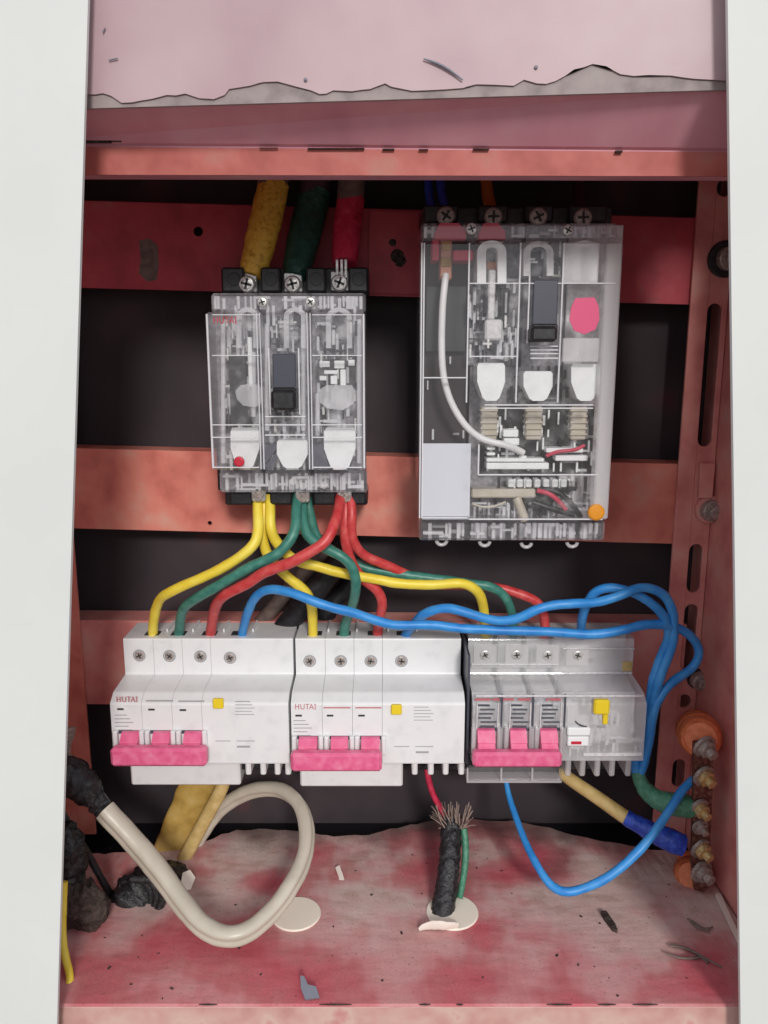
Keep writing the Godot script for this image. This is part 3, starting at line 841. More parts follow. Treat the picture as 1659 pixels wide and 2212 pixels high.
func right_case_breaker() -> void:
	var zf := 0.105
	var t := thing("case_breaker", "larger four-pole clear plastic breaker with a pink label and white sticker", "circuit breaker", W(1115, 1170, 0.03))
	var m := MB.new()
	pbox(m, 913, 447, 1322, 486, 0.066, 0.031, 0.001)
	pbox(m, 914, 486, 1320, 1165, 0.06, 0.031, 0.001)
	part("base", m, M.black, t)
	for q in [[915, 990], [1033, 1098], [1135, 1196], [1232, 1312]]:
		m = MB.new()
		pbox(m, q[0], 443, q[1], 480, 0.074, 0.0662, 0.0012)
		part("terminal_barrier", m, M.black, t)
	for q in [[963, 467], [1065, 469], [1162, 469], [1258, 471]]:
		screw(t, W(q[0], q[1], 0.0745), 0.0058, M.dullsteel, rng.randf() * 2, 0.003)
	m = MB.new()
	pbox(m, 914, 486, 1010, 1120, 0.071, 0.0605, 0.0005)
	part("neutral_tray", m, M.back, t)
	m = MB.new()
	pbox(m, 1012, 486, 1125, 790, 0.074, 0.0605, 0.0005)
	part("pole_tray", m, M.deep, t)
	m = MB.new()
	pbox(m, 1127, 486, 1215, 1020, 0.074, 0.0605, 0.0005)
	part("pole_tray", m, M.grey, t)
	m = MB.new()
	pbox(m, 1217, 486, 1330, 1120, 0.074, 0.0605, 0.0005)
	part("pole_tray", m, M.lightgrey, t)
	m = MB.new()
	pbox(m, 1012, 792, 1125, 1122, 0.073, 0.0605, 0.0005)
	part("pole_tray", m, M.deep, t)
	# dark windows
	m = MB.new()
	pbox(m, 919, 617, 1008, 760, 0.077, 0.0715, 0.0005)
	pbox(m, 1046, 622, 1100, 700, 0.083, 0.0745, 0.0005)
	part("dark_window", m, M.dark, t)
	m = MB.new()
	pbox(m, 1040, 878, 1282, 1024, 0.079, 0.0745, 0.0005)
	part("circuit_board", m, M.dark, t)
	m = MB.new()
	clutter(m, 1012, 600, 1118, 775, 0.088, 0.077, 54, 0.0010, 0.0042)
	clutter(m, 918, 770, 1006, 950, 0.077, 0.072, 6, 0.0008, 0.0024)
	clutter(m, 1020, 1085, 1270, 1118, 0.086, 0.076, 40, 0.0008, 0.0036)
	clutter(m, 1220, 880, 1290, 1110, 0.08, 0.076, 24, 0.0010, 0.0034)
	clutter(m, 916, 490, 1326, 514, 0.09, 0.078, 60, 0.0010, 0.0036)
	clutter(m, 914, 1130, 1300, 1162, 0.09, 0.064, 80, 0.0010, 0.0045)
	clutter(m, 1222, 725, 1315, 780, 0.088, 0.077, 10, 0.0012, 0.0035)
	part("mechanism", m, M.milky, t, "", true)
	m = MB.new()
	clutter(m, 1014, 610, 1118, 790, 0.090, 0.077, 44, 0.0008, 0.0034)
	clutter(m, 1020, 1030, 1290, 1118, 0.085, 0.076, 34, 0.0010, 0.0034)
	clutter(m, 1096, 790, 1230, 870, 0.086, 0.076, 30, 0.0010, 0.0034)
	clutter(m, 1045, 880, 1280, 1020, 0.084, 0.079, 30, 0.0010, 0.0030)
	part("spring", m, M.smoke, t, "", true)
	m = MB.new()
	clutter(m, 1045, 880, 1280, 1020, 0.088, 0.080, 46, 0.0008, 0.0030)
	clutter(m, 1100, 1034, 1232, 1054, 0.086, 0.080, 20, 0.0010, 0.0024)
	part("chip", m, M.cup, t, "", true)
	m = MB.new()
	clutter(m, 1014, 640, 1118, 780, 0.092, 0.080, 10, 0.0010, 0.0030)
	clutter(m, 1130, 520, 1210, 600, 0.088, 0.078, 18, 0.0010, 0.0030)
	part("contact", m, M.steel, t, "", true)
	for x in [1056, 1153, 1250]:
		m = MB.new()
		pbox(m, x - 16, 878, x + 18, 950, 0.089, 0.079, 0.0008)
		for k in 5:
			pbox(m, x - 18, 884 + k * 13, x + 20, 889 + k * 13, 0.0905, 0.079, 0.0005)
		part("coil", m, M.whitecable, t)
	m = MB.new()
	for q in [[1087, 928, 1120, 944], [1088, 947, 1122, 962], [1051, 990, 1176, 998], [1051, 1000, 1186, 1014], [1052, 965, 1070, 972], [1052, 978, 1070, 984], [1180, 968, 1260, 978], [1200, 984, 1270, 996]]:
		pbox(m, q[0], q[1], q[2], q[3], 0.0905, 0.079, 0.0005)
	part("connector", m, M.cup, t, "", true)
	m = MB.new()
	for k in 7:
		pbox(m, 1098 + k * 19, 1036, 1111 + k * 19, 1053, 0.089, 0.079, 0.0006)
	part("terminal_strip", m, M.cup, t, "", true)
	m = MB.new()
	m.tube(Ws([[1180, 985, 0.091], [1210, 972, 0.093], [1240, 975, 0.092], [1262, 962, 0.09]]), [0.0012], 8)
	m.tube(Ws([[1160, 1060, 0.091], [1185, 1064, 0.093], [1205, 1080, 0.093], [1222, 1100, 0.09]]), [0.0016], 8)
	part("inner_lead", m, M.clamp, t)
	m = MB.new()
	m.tube(Ws([[1165, 1056, 0.088], [1200, 1060, 0.09], [1230, 1082, 0.09], [1255, 1118, 0.088]]), [0.0018], 8)
	m.tube(Ws([[1150, 1085, 0.088], [1190, 1098, 0.089], [1240, 1112, 0.088]]), [0.0022], 8)
	part("inner_lead", m, M.dark, t)
	m = MB.new()
	pbox(m, 1018, 1057, 1158, 1076, 0.09, 0.074, 0.001)
	m.tube(Ws([[1116, 1076, 0.088], [1124, 1095, 0.09], [1134, 1124, 0.09]]), [0.0030], 10)
	m.tube(Ws([[1020, 1088, 0.088], [1040, 1098, 0.09], [1070, 1094, 0.09], [1092, 1084, 0.088]]), [0.0007], 8)
	part("flat_bar", m, M.whitecable, t)
	m = MB.new()
	pbox(m, 912, 958, 1016, 1116, 0.0945, 0.0935, 0.0002)
	part("paper_sticker", m, M.softblock, t, "blank white sticker")
	# copper link and white lead in the neutral bay
	m = MB.new()
	pbox(m, 950, 518, 977, 604, 0.088, 0.0715, 0.0008)
	part("copper_link", m, M.copper, t)
	m = MB.new()
	pbox(m, 953, 556, 975, 575, 0.0892, 0.088, 0.0003)
	pbox(m, 955, 528, 972, 540, 0.0892, 0.088, 0.0003)
	part("link_mark", m, M.straw, t)
	m = MB.new()
	m.tube(Ws([[963, 592, 0.091], [960, 620, 0.093], [956, 661, 0.094], [954, 753, 0.094], [959, 819, 0.094], [978, 877, 0.094], [1010, 925, 0.094], [1047, 951, 0.094], [1098, 962, 0.094], [1130, 978, 0.09]]), [0.0022], 12)
	part("white_lead", m, M.white, t, "white lead curving from the copper link down to the circuit board")
	m = MB.new()
	for q in [[934, 1007], [1029, 1092]]:
		ppoly(m, [[q[0] + 16, 482], [q[1] - 16, 482], [q[1], 500], [q[1], 517], [q[0] + 6, 517], [q[0] + 4, 506]], 0.0945, 0.074)
	pbox(m, 934, 519, 949, 562, 0.094, 0.0715, 0.0005)
	pbox(m, 979, 540, 1022, 562, 0.094, 0.0715, 0.0005)
	part("pink_clamp", m, M.clamp, t)
	for q in [[1031, 519, 1094, 612, 14, "cup"], [1131, 521, 1196, 596, 10, "lightgrey"], [1236, 519, 1290, 607, 13, "cup"]]:
		m = MB.new()
		ppoly(m, arch(q[0], q[1], q[2], q[3], q[4] + 5), 0.096, 0.0745)
		var af := part("arch_frame", m, M[q[5]], t)
		m = MB.new()
		pbox(m, q[0] + q[4] + 5, q[1] + 22, q[2] - q[4] - 5, q[3], 0.0850, 0.0746, 0.0)
		part("arch_slot", m, M.slate, af)
	m = MB.new()
	pbox(m, 1052, 565, 1078, 582, 0.089, 0.0745, 0.0005)
	part("copper_link", m, M.brownwire, t)
	m = MB.new()
	pbox(m, 1055, 582, 1070, 690, 0.093, 0.083, 0.0008)
	pbox(m, 1048, 690, 1086, 735, 0.093, 0.083, 0.0012)
	part("plunger", m, M.lightgrey, t)
	for q in [[1031, 784, 1091, 866], [1131, 802, 1194, 866], [1234, 786, 1296, 866]]:
		m = MB.new()
		ppoly(m, cup(q[0], q[1], q[2], q[3]), 0.098, 0.0755)
		part("adjusting_cup", m, M.cup, t)
	m = MB.new()
	ppoly(m, [[1243, 644], [1284, 642], [1293, 660], [1295, 690], [1286, 712], [1262, 722], [1240, 714], [1230, 690], [1234, 664]], zf + 0.0008, zf + 0.0002)
	part("pink_label", m, M.pinklabel, t, "round pink paper label")
	# clear cover
	m = MB.new()
	pbox(m, 909, 482, 1335, 520, 0.096, 0.0612, 0.0015)
	part("cover_top", m, M.haze, t)
	m = MB.new()
	pbox(m, 905, 521, 1331, 1124, zf, 0.0612, 0.0018)
	var cv := part("cover", m, M.clear, t)
	m = MB.new()
	pbox(m, 905, 1125, 1307, 1168, 0.096, 0.0612, 0.0015)
	part("cover_foot", m, M.haze, t)
	m = MB.new()
	pbox(m, 1296, 524, 1330, 1122, zf + 0.0004, zf - 0.01, 0.001)
	pbox(m, 1216, 524, 1294, 612, zf + 0.0003, zf - 0.002, 0.0005)
	pbox(m, 1216, 730, 1294, 782, zf + 0.0003, zf - 0.002, 0.0005)
	part("frosted_strip", m, M.frost, t)
	m = MB.new()
	for x in [909, 914, 1011, 1120, 1212]:
		pbox(m, x - 1.6, 524, x + 1.6, 1120 if x < 1000 else 870, zf + 0.0013, zf - 0.0005, 0.0004)
	for y in [816, 1119]:
		pbox(m, 912, y - 1.4, 1010, y + 1.4, zf + 0.001, zf - 0.0005, 0.0003)
	for q in [[1047, 1282, 875], [1047, 1282, 882], [1032, 1290, 1026], [1014, 1302, 1122], [1014, 1330, 612], [1014, 1120, 770]]:
		pbox(m, q[0], q[2] - 1.4, q[1], q[2] + 1.4, zf + 0.001, zf - 0.0005, 0.0003)
	for q in [[1034, 960, 1026], [1142, 596, 742], [1213, 596, 742]]:
		pbox(m, q[0] - 1.6, q[1], q[0] + 1.6, q[2], zf + 0.0016, zf - 0.0005, 0.0003)
	for y in [748, 756, 764, 774]:
		pbox(m, 1146, y - 1.5, 1206, y + 1.5, zf + 0.001, zf - 0.0005, 0.0003)
	part("rib", m, M.glint, cv, "", true)
	m = MB.new()
	pbox(m, 1016, 524, 1328, 1120, zf + 0.0005, zf + 0.0003, 0.0)
	part("dust_film", m, M.dusty, cv)
	handle(t, 1151, 604, 1205, 738, 704, zf)
	for q in [[1018, 495], [1226, 498]]:
		screw(t, W(q[0], q[1], 0.0962), 0.0036, M.steel, rng.randf() * 2, 0.0024)
	m = MB.new()
	m.lathe(W(1287, 1106, zf + 0.0003), Vector3.BACK, [[0, 0.0054], [0.002, 0.0052], [0.0028, 0.004], [0.003, 0]], 20)
	part("test_button", m, M.amber, t, "round amber button")
	for q in [[954, 1168], [1047, 1170], [1137, 1173], [1236, 1172]]:
		m = MB.new()
		var ring := []
		for k in 13:
			var a := PI * k / 12
			ring.append(W(q[0] + cos(a) * 11, q[1] + sin(a) * 9, 0.09))
		m.tube(ring, [0.0012], 8)
		part("sealing_loop", m, M.frost, t)

const SEAM := 0.00010
func pole(m: MB, x0: float, x1: float, prof: PackedVector2Array) -> void:
	m.prism(prof, Vector3.BACK, Vector3.UP, Vector3.RIGHT, x0 + SEAM, x1 - SEAM)
func side_profile(bot: float) -> PackedVector2Array:
	var yb := W(800, bot, 0.1).y
	var p := PackedVector2Array([Vector2(0.0305, -0.0985), Vector2(0.066, -0.0985), Vector2(0.066, -0.1255), Vector2(0.092, -0.1275), Vector2(0.1, -0.1325), Vector2(0.1, yb), Vector2(0.066, yb - 0.0015), Vector2(0.0305, yb - 0.0015)])
	return chamf(p, 0.0012)

func toggles(t: Node3D, tg: Array, bar: Array, top: float, guard: Material) -> void:
	var m := MB.new()
	for q in tg:
		var l := W(q[0], top, 0.108).x; var r := W(q[1], top, 0.108).x
		var y0 := W(800, top, 0.103).y; var y1 := W(800, bar[1] + 8, 0.112).y
		var ym := lerpf(y0, y1, 0.45)
		m.prism(chamf(PackedVector2Array([Vector2(0.099, y0), Vector2(0.104, y0), Vector2(0.109, ym), Vector2(0.1085, ym - 0.001), Vector2(0.115, y1), Vector2(0.099, y1)]), 0.0005), Vector3.BACK, Vector3.UP, Vector3.RIGHT, l, r)
	pbox(m, bar[0], bar[1], bar[2], bar[3], 0.117, 0.1085, 0.0020)
	part("toggle_bar", m, M.pink, t, "pink plastic bar joining three toggles")
	for q in tg:
		m = MB.new()
		pbox(m, q[0] - 2, top - 4, q[1] + 3, top + 3, 0.1006, 0.0995, 0.0)
		part("toggle_slot_shade", m, M.slate, t)  # slate strip paints the shade in the slot above each toggle
		for x in [q[0] - 9, q[1] + 9]:
			m = MB.new()
			pbox(m, x - 5, top - 1, x + 5, bar[1] + 2, 0.1045, 0.0997, 0.0010)
			part("toggle_guard", m, guard, t)

func fins(t: Node3D, xs: Array, y0: float, y1: float, mat: Material) -> void:
	for x in xs:
		var m := MB.new()
		pbox(m, x - 6, y0, x + 6, y1, 0.088, 0.05, 0.0012)
		part("fin", m, mat, t)

func white_breaker(x0: float, x1: float, k: int) -> void:
	var names := ["white miniature breaker with pink toggles, first of its row beside the black gap", "white miniature breaker with pink toggles, between its white neighbour and the clear one"]
	var t := thing("miniature_breaker", names[k], "circuit breaker", Vector3((x0 + x1) / 2, -0.213, 0.031), "white breakers on the lowest rail")
	var dx := (x1 - x0) / 121.0
	var cuts := [x0, x0 + 0.0213, x0 + 0.0419, x0 + 0.0622, x1]
	for i in 4:
		var m := MB.new()
		pole(m, cuts[i], cuts[i + 1], side_profile(1640 if i < 3 else 1651))
		part("pole_housing", m, M.white, t)
	var sc: Array = [[[301, 1416], [366, 1417], [433, 1418], [497, 1421]], [[669, 1428], [736, 1428], [801, 1428], [867, 1428]]][k]
	for q in sc:
		var m := MB.new()
		m.lathe(W(q[0], q[1], 0.066), Vector3.BACK, [[0.0001, 0.0046], [0.0003, 0.0045], [0.0003, 0.0036]], 18)
		var s := part("screw_hole", m, M.paleink, t)
		screw(t, W(q[0], q[1], 0.0661), 0.0033, M.dullsteel, rng.randf() * 2, 0.0006)
	# wire entries on the top face
	for x in [[330, 386, 453, 516], [680, 742, 810, 872]][k]:
		var m := MB.new()
		var wx := W(x, 1366, 0.056).x
		m.box(Vector3(wx, -0.0983, 0.0555), Vector3(0.0052, 0.0003, 0.0042), 0.0001)
		part("wire_entry", m, M.ink, t)
		m = MB.new()
		m.box(Vector3(wx + 0.0096, -0.0971, 0.043), Vector3(0.0007, 0.0013, 0.010), 0.0004)
		part("entry_wall", m, M.white, t)
	# print
	var lx: Array = [[274, 1511, 344, 1514, 413, 1515], [660, 1527, 728, 1529, 796, 1529]][k]
	words(t, "HUTAI", lx[0], lx[1], 0.1002, 0.0052, M.pinkmark)
	var m := MB.new()
	pbox(m, lx[2] - 29, lx[3] - 1.2, lx[2] + 29, lx[3] + 1.2, 0.1002, 0.0999, 0.0)
	pbox(m, lx[4] - 28, lx[5] - 1.2, lx[4] + 28, lx[5] + 1.2, 0.1002, 0.0999, 0.0)
	part("printed_line", m, M.paleink if k == 0 else M.pinkmark, t)
	m = MB.new()
	for q in [[260, 1532], [327, 1533], [395, 1534]] if k == 0 else [[645, 1546], [713, 1546], [781, 1546]]:
		pbox(m, q[0] - 7, q[1] - 2, q[0] + 7, q[1] + 2, 0.1002, 0.0999, 0.0)
	part("dash_mark", m, M.ink, t)
	m = MB.new()
	var ox: float = [240.0, 626.0][k]; var oy: float = [0.0, 12.0][k]
	for r in 5:
		pbox(m, ox + 8, 1544 + r * 8 + oy, ox + 34 + (r * 7) % 17, 1545.6 + r * 8 + oy, 0.1002, 0.0999, 0.0)
	for r in 5:
		pbox(m, ox + 268, 1515 + r * 7 + oy, ox + 300 + (r * 5) % 11, 1516.3 + r * 7 + oy, 0.1002, 0.0999, 0.0)
	for r in 2:
		pbox(m, ox + 225 + r * 46, 1600 + oy, ox + 258 + r * 52, 1601.5 + oy, 0.1002, 0.0999, 0.0)
	pbox(m, ox + 272, 1611 + oy, ox + 300, 1615 + oy, 0.1002, 0.0999, 0.0)
	part("fine_print", m, M.paleink, t, "", true)
	var by: Array = [[471, 1522], [857, 1535]][k]
	m = MB.new()
	pbox(m, by[0] - 12, by[1] - 11, by[0] + 11, by[1] + 10, 0.1026, 0.0995, 0.0010)
	part("test_button", m, M.button, t, "square yellow button")
	if k == 0:
		toggles(t, [[257, 296], [326, 364], [394, 432]], [237, 1619, 445, 1658], 1582, M.white)
	else:
		toggles(t, [[644, 684], [714, 751], [780, 820]], [627, 1630, 825, 1669], 1594, M.white)
	m = MB.new()
	if k == 0:
		pbox(m, 282, 1650, 519, 1697, 0.066, 0.031, 0.0012)
	else:
		pbox(m, 648, 1650, 870, 1700, 0.066, 0.031, 0.0012)
	part("terminal_cover", m, M.white, t)
	m = MB.new()
	if k == 0:
		pbox(m, 522, 1650, 640, 1664, 0.06, 0.031, 0.0008)
	else:
		pbox(m, 873, 1652, 1000, 1664, 0.06, 0.031, 0.0008)
	part("lower_terminal", m, M.black, t)
	fins(t, [536, 568, 599, 622] if k == 0 else [896, 931, 963, 997], 1646, 1675, M.white)

func clear_breaker() -> void:
	var t := thing("miniature_breaker", "clear plastic miniature breaker with pink toggles and a large yellow button", "circuit breaker", Vector3(0.12, -0.213, 0.031))
	var x0 := 0.0602; var x1 := 0.1787
	var cuts := [x0, x0 + 0.0213, x0 + 0.0419, x0 + 0.0622, x1]
	var inner := PackedVector2Array([Vector2(0.0315, -0.1005), Vector2(0.052, -0.1005), Vector2(0.052, -0.1300), Vector2(0.080, -0.1330), Vector2(0.080, -0.172), Vector2(0.0315, -0.172)])
	for i in 4:
		var m := MB.new()
		m.prism(inner, Vector3.BACK, Vector3.UP, Vector3.RIGHT, cuts[i] + 0.0016, cuts[i + 1] - 0.0016)
		part("inner_frame", m, M.lightgrey, t)
	var m := MB.new()
	clutter(m, 1028, 1510, 1205, 1590, 0.093, 0.082, 40, 0.0010, 0.0034)
	clutter(m, 1225, 1500, 1380, 1630, 0.093, 0.082, 34, 0.0010, 0.0038)
	part("mechanism", m, M.milky, t, "", true)
	m = MB.new()
	clutter(m, 1028, 1510, 1205, 1590, 0.094, 0.082, 24, 0.0008, 0.0026)
	clutter(m, 1290, 1550, 1330, 1620, 0.094, 0.082, 8, 0.0010, 0.0028)
	part("spring", m, M.smoke, t, "", true)
	m = MB.new()
	clutter(m, 1025, 1400, 1370, 1440, 0.060, 0.053, 26, 0.0010, 0.0034)
	clutter(m, 1225, 1500, 1380, 1630, 0.094, 0.082, 16, 0.0008, 0.0028)
	part("contact", m, M.steel, t, "", true)
	for i in 4:
		m = MB.new()
		pole(m, cuts[i], cuts[i + 1], side_profile(1645))
		part("pole_housing", m, M.house, t)
	for q in [[1048, 1415], [1116, 1415], [1183, 1416], [1248, 1416]]:
		m = MB.new()
		pbox(m, q[0] - 25, q[1] - 22, q[0] + 25, q[1] + 22, 0.0668, 0.0659, 0.0004)
		part("terminal_window", m, M.frost, t)
		screw(t, W(q[0], q[1], 0.0669), 0.0034, M.steel, rng.randf() * 2, 0.0006)
	m = MB.new()
	for q in [[1018, 1434, 1208, 1438], [1018, 1440, 1208, 1442], [1216, 1452, 1366, 1456], [1215, 1400, 1372, 1403]]:
		pbox(m, q[0], q[1], q[2], q[3], 0.0674, 0.0658, 0.0004)
	for q in [[1028, 1502, 1390, 1506], [1260, 1628, 1388, 1634], [1228, 1592, 1272, 1596]]:
		pbox(m, q[0], q[1], q[2], q[3], 0.1012, 0.0998, 0.0004)
	for x in [1030, 1075, 1101, 1145, 1167, 1211]:
		pbox(m, x - 1.2, 1520, x + 1.2, 1622, 0.1012, 0.0998, 0.0003)
	part("rib", m, M.lightgrey, t, "", true)
	m = MB.new()
	for x in [1083, 1150, 1219]:
		pbox(m, x - 2, 1500, x + 2, 1626, 0.1004, 0.0994, 0.0)
	part("seam_groove", m, M.slate, t)
	m = MB.new()
	for q in [[1026, 1060], [1064, 1079], [1086, 1110], [1119, 1146], [1180, 1186], [1188, 1212]]:
		pbox(m, q[0], 1509, q[1], 1513.5, 0.1004, 0.0998, 0.0)
	part("printed_line", m, M.pinkmark, t)
	m = MB.new()
	for b in [1032, 1102, 1168]:
		for r in 6:
			pbox(m, b + (r * 5) % 7, 1522 + r * 9, b + 26 + (r * 11) % 15, 1526 + r * 9, 0.1003, 0.0998, 0.0)
	part("fine_print", m, M.slate, t, "", true)
	m = MB.new()
	pbox(m, 1033, 1528, 1070, 1568, 0.1008, 0.0998, 0.0004)
	pbox(m, 1106, 1528, 1142, 1568, 0.1008, 0.0998, 0.0004)
	pbox(m, 1173, 1530, 1206, 1570, 0.1008, 0.0998, 0.0004)
	part("mechanism_window", m, M.clear, t)
	m = MB.new()
	pbox(m, 1284, 1514, 1318, 1545, 0.1045, 0.0995, 0.0014)
	pbox(m, 1303, 1543, 1314, 1566, 0.1025, 0.0995, 0.0008)
	part("test_button", m, M.button, t, "large yellow test button with a stem")
	m = MB.new()
	pbox(m, 1226, 1573, 1276, 1590, 0.1030, 0.0995, 0.0010)
	pbox(m, 1226, 1592, 1272, 1612, 0.1020, 0.0995, 0.0008)
	part("indicator_window", m, M.cup, t)
	m = MB.new()
	pbox(m, 1234, 1602, 1256, 1608, 0.1024, 0.1020, 0.0)
	part("indicator_mark", m, M.redmark, t)
	m = MB.new()
	m.tube(Ws([[1243, 1558, 0.1008], [1247, 1566, 0.101], [1260, 1569, 0.1008], [1268, 1570, 0.1008]]), [0.0005], 6)
	part("spring_wire", m, M.ink, t)
	m = MB.new()
	pbox(m, 1345, 1430, 1366, 1450, 0.0672, 0.0658, 0.0006)
	part("amber_chip", m, M.tan, t)
	toggles(t, [[1033, 1071], [1104, 1140], [1170, 1207]], [1022, 1628, 1215, 1660], 1576, M.frost)
	m = MB.new()
	pbox(m, 1009, 1655, 1214, 1690, 0.066, 0.031, 0.0012)
	part("terminal_cover", m, M.haze, t)
	m = MB.new()
	pbox(m, 1012, 1656, 1208, 1686, 0.055, 0.032, 0.0008)
	pbox(m, 1222, 1640, 1388, 1662, 0.062, 0.031, 0.0008)
	part("lower_terminal", m, M.black, t)
	m = MB.new()
	pbox(m, 1008, 1687, 1214, 1692, 0.068, 0.05, 0.0006)
	for x in [1010, 1083, 1150]:
		pbox(m, x - 2, 1660, x + 2, 1690, 0.068, 0.0662, 0.0003)
	part("cover_edge", m, M.frost, t)
	fins(t, [1228, 1259, 1291, 1323, 1358], 1640, 1678, M.frost)
	m = MB.new()
	m.box(Vector3(0.0579, -0.14, 0.064), Vector3(0.0008, 0.04, 0.031), 0.0004)
	part("end_plate", m, M.slate, t)

# ------------------------------------------------------------------ wires
func wire(called: String, pts: Array, r: float, mat: Material, label: String, category := "wire", group := "", rads := []) -> MeshInstance3D:
	var m := MB.new()
	var w := Ws(pts)
	for i in range(2, w.size() - 2):
		w[i] += Vector3(rng.randf_range(-1, 1), rng.randf_range(-1, 1), rng.randf_range(-1, 1)) * 0.0006
	m.tube(w, rads if rads else [r], 14, 0.002, 1.0, r * 0.12, wrinkle(pts.size() * 7 + int(pts[0][0]), 0.06))
	return single(called, m, mat, label, category, W(pts[pts.size() - 1][0], pts[pts.size() - 1][1], pts[pts.size() - 1][2]), group)

func sleeved(called: String, label: String, inner: Array, ri: Array, mi: Material, outer: Array, ro: Array, mo: Material, sleeve: String, rough := 0.0008, group := "") -> Node3D:
	var t := thing(called, label, "cable", W(outer[outer.size() - 1][0], outer[outer.size() - 1][1], outer[outer.size() - 1][2]), group)
	var m := MB.new()
	m.tube(Ws(inner), ri, 18, 0.002)
	part("sheath", m, mi, t)
	m = MB.new()
	m.tube(Ws(outer), ro, 24, 0.0015, 1.0, rough, wrinkle(int(outer[0][0]), 0.14))
	part(sleeve, m, mo, t)
	return t

func supply_cables() -> void:
	var g := "supply cables on the left case breaker"
	sleeved("supply_cable", "thick cable wrapped in yellow tape above the left pole of the small breaker", [[600, 300, 0.040], [595, 360, 0.042], [586, 420, 0.045]], [0.0098], M.sheath, [[591, 398, 0.043], [580, 450, 0.048], [565, 515, 0.055], [548, 580, 0.062], [543, 598, 0.064]], [0.0103, 0.0106, 0.0104, 0.0092, 0.007], M.ytape, "yellow_tape", 0.0007, g)
	sleeved("supply_cable", "thick cable wrapped in dark green tape above the middle pole of the small breaker", [[690, 300, 0.030], [684, 360, 0.032], [676, 430, 0.034]], [0.0105], M.mauve, [[682, 412, 0.033], [670, 460, 0.036], [655, 520, 0.046], [642, 580, 0.058], [636, 602, 0.063]], [0.0108, 0.011, 0.011, 0.0095, 0.007], M.darkgreen, "green_tape", 0.0006, g)
	sleeved("supply_cable", "thick cable wrapped in crimson tape above the right pole of the small breaker", [[766, 300, 0.034], [762, 360, 0.036], [756, 440, 0.04]], [0.0092], M.sheath, [[758, 428, 0.039], [752, 470, 0.043], [747, 530, 0.052], [745, 572, 0.060]], [0.0092, 0.0094, 0.0092, 0.0078], M.crimson, "crimson_tape", 0.0006, g)
	wire("feed_wire", [[922, 330, 0.03], [924, 380, 0.034], [928, 430, 0.045], [938, 462, 0.06]], 0.0028, M.darkblue, "dull blue wire behind the bright one above the large breaker", "wire")
	wire("feed_wire", [[946, 330, 0.036], [950, 385, 0.04], [956, 425, 0.05], [963, 460, 0.064]], 0.0027, M.darkblue, "bright blue wire entering the neutral pole of the large breaker", "wire")
	wire("feed_wire", [[1046, 330, 0.034], [1050, 390, 0.038], [1056, 435, 0.05], [1062, 462, 0.064]], 0.0040, M.brownwire, "orange brown wire entering the large breaker under the beam", "wire")
	wire("feed_wire", [[1250, 330, 0.022], [1249, 400, 0.03], [1252, 440, 0.05], [1257, 464, 0.064]], 0.0036, M.mauve, "dark maroon wire entering the last pole of the large breaker", "wire")

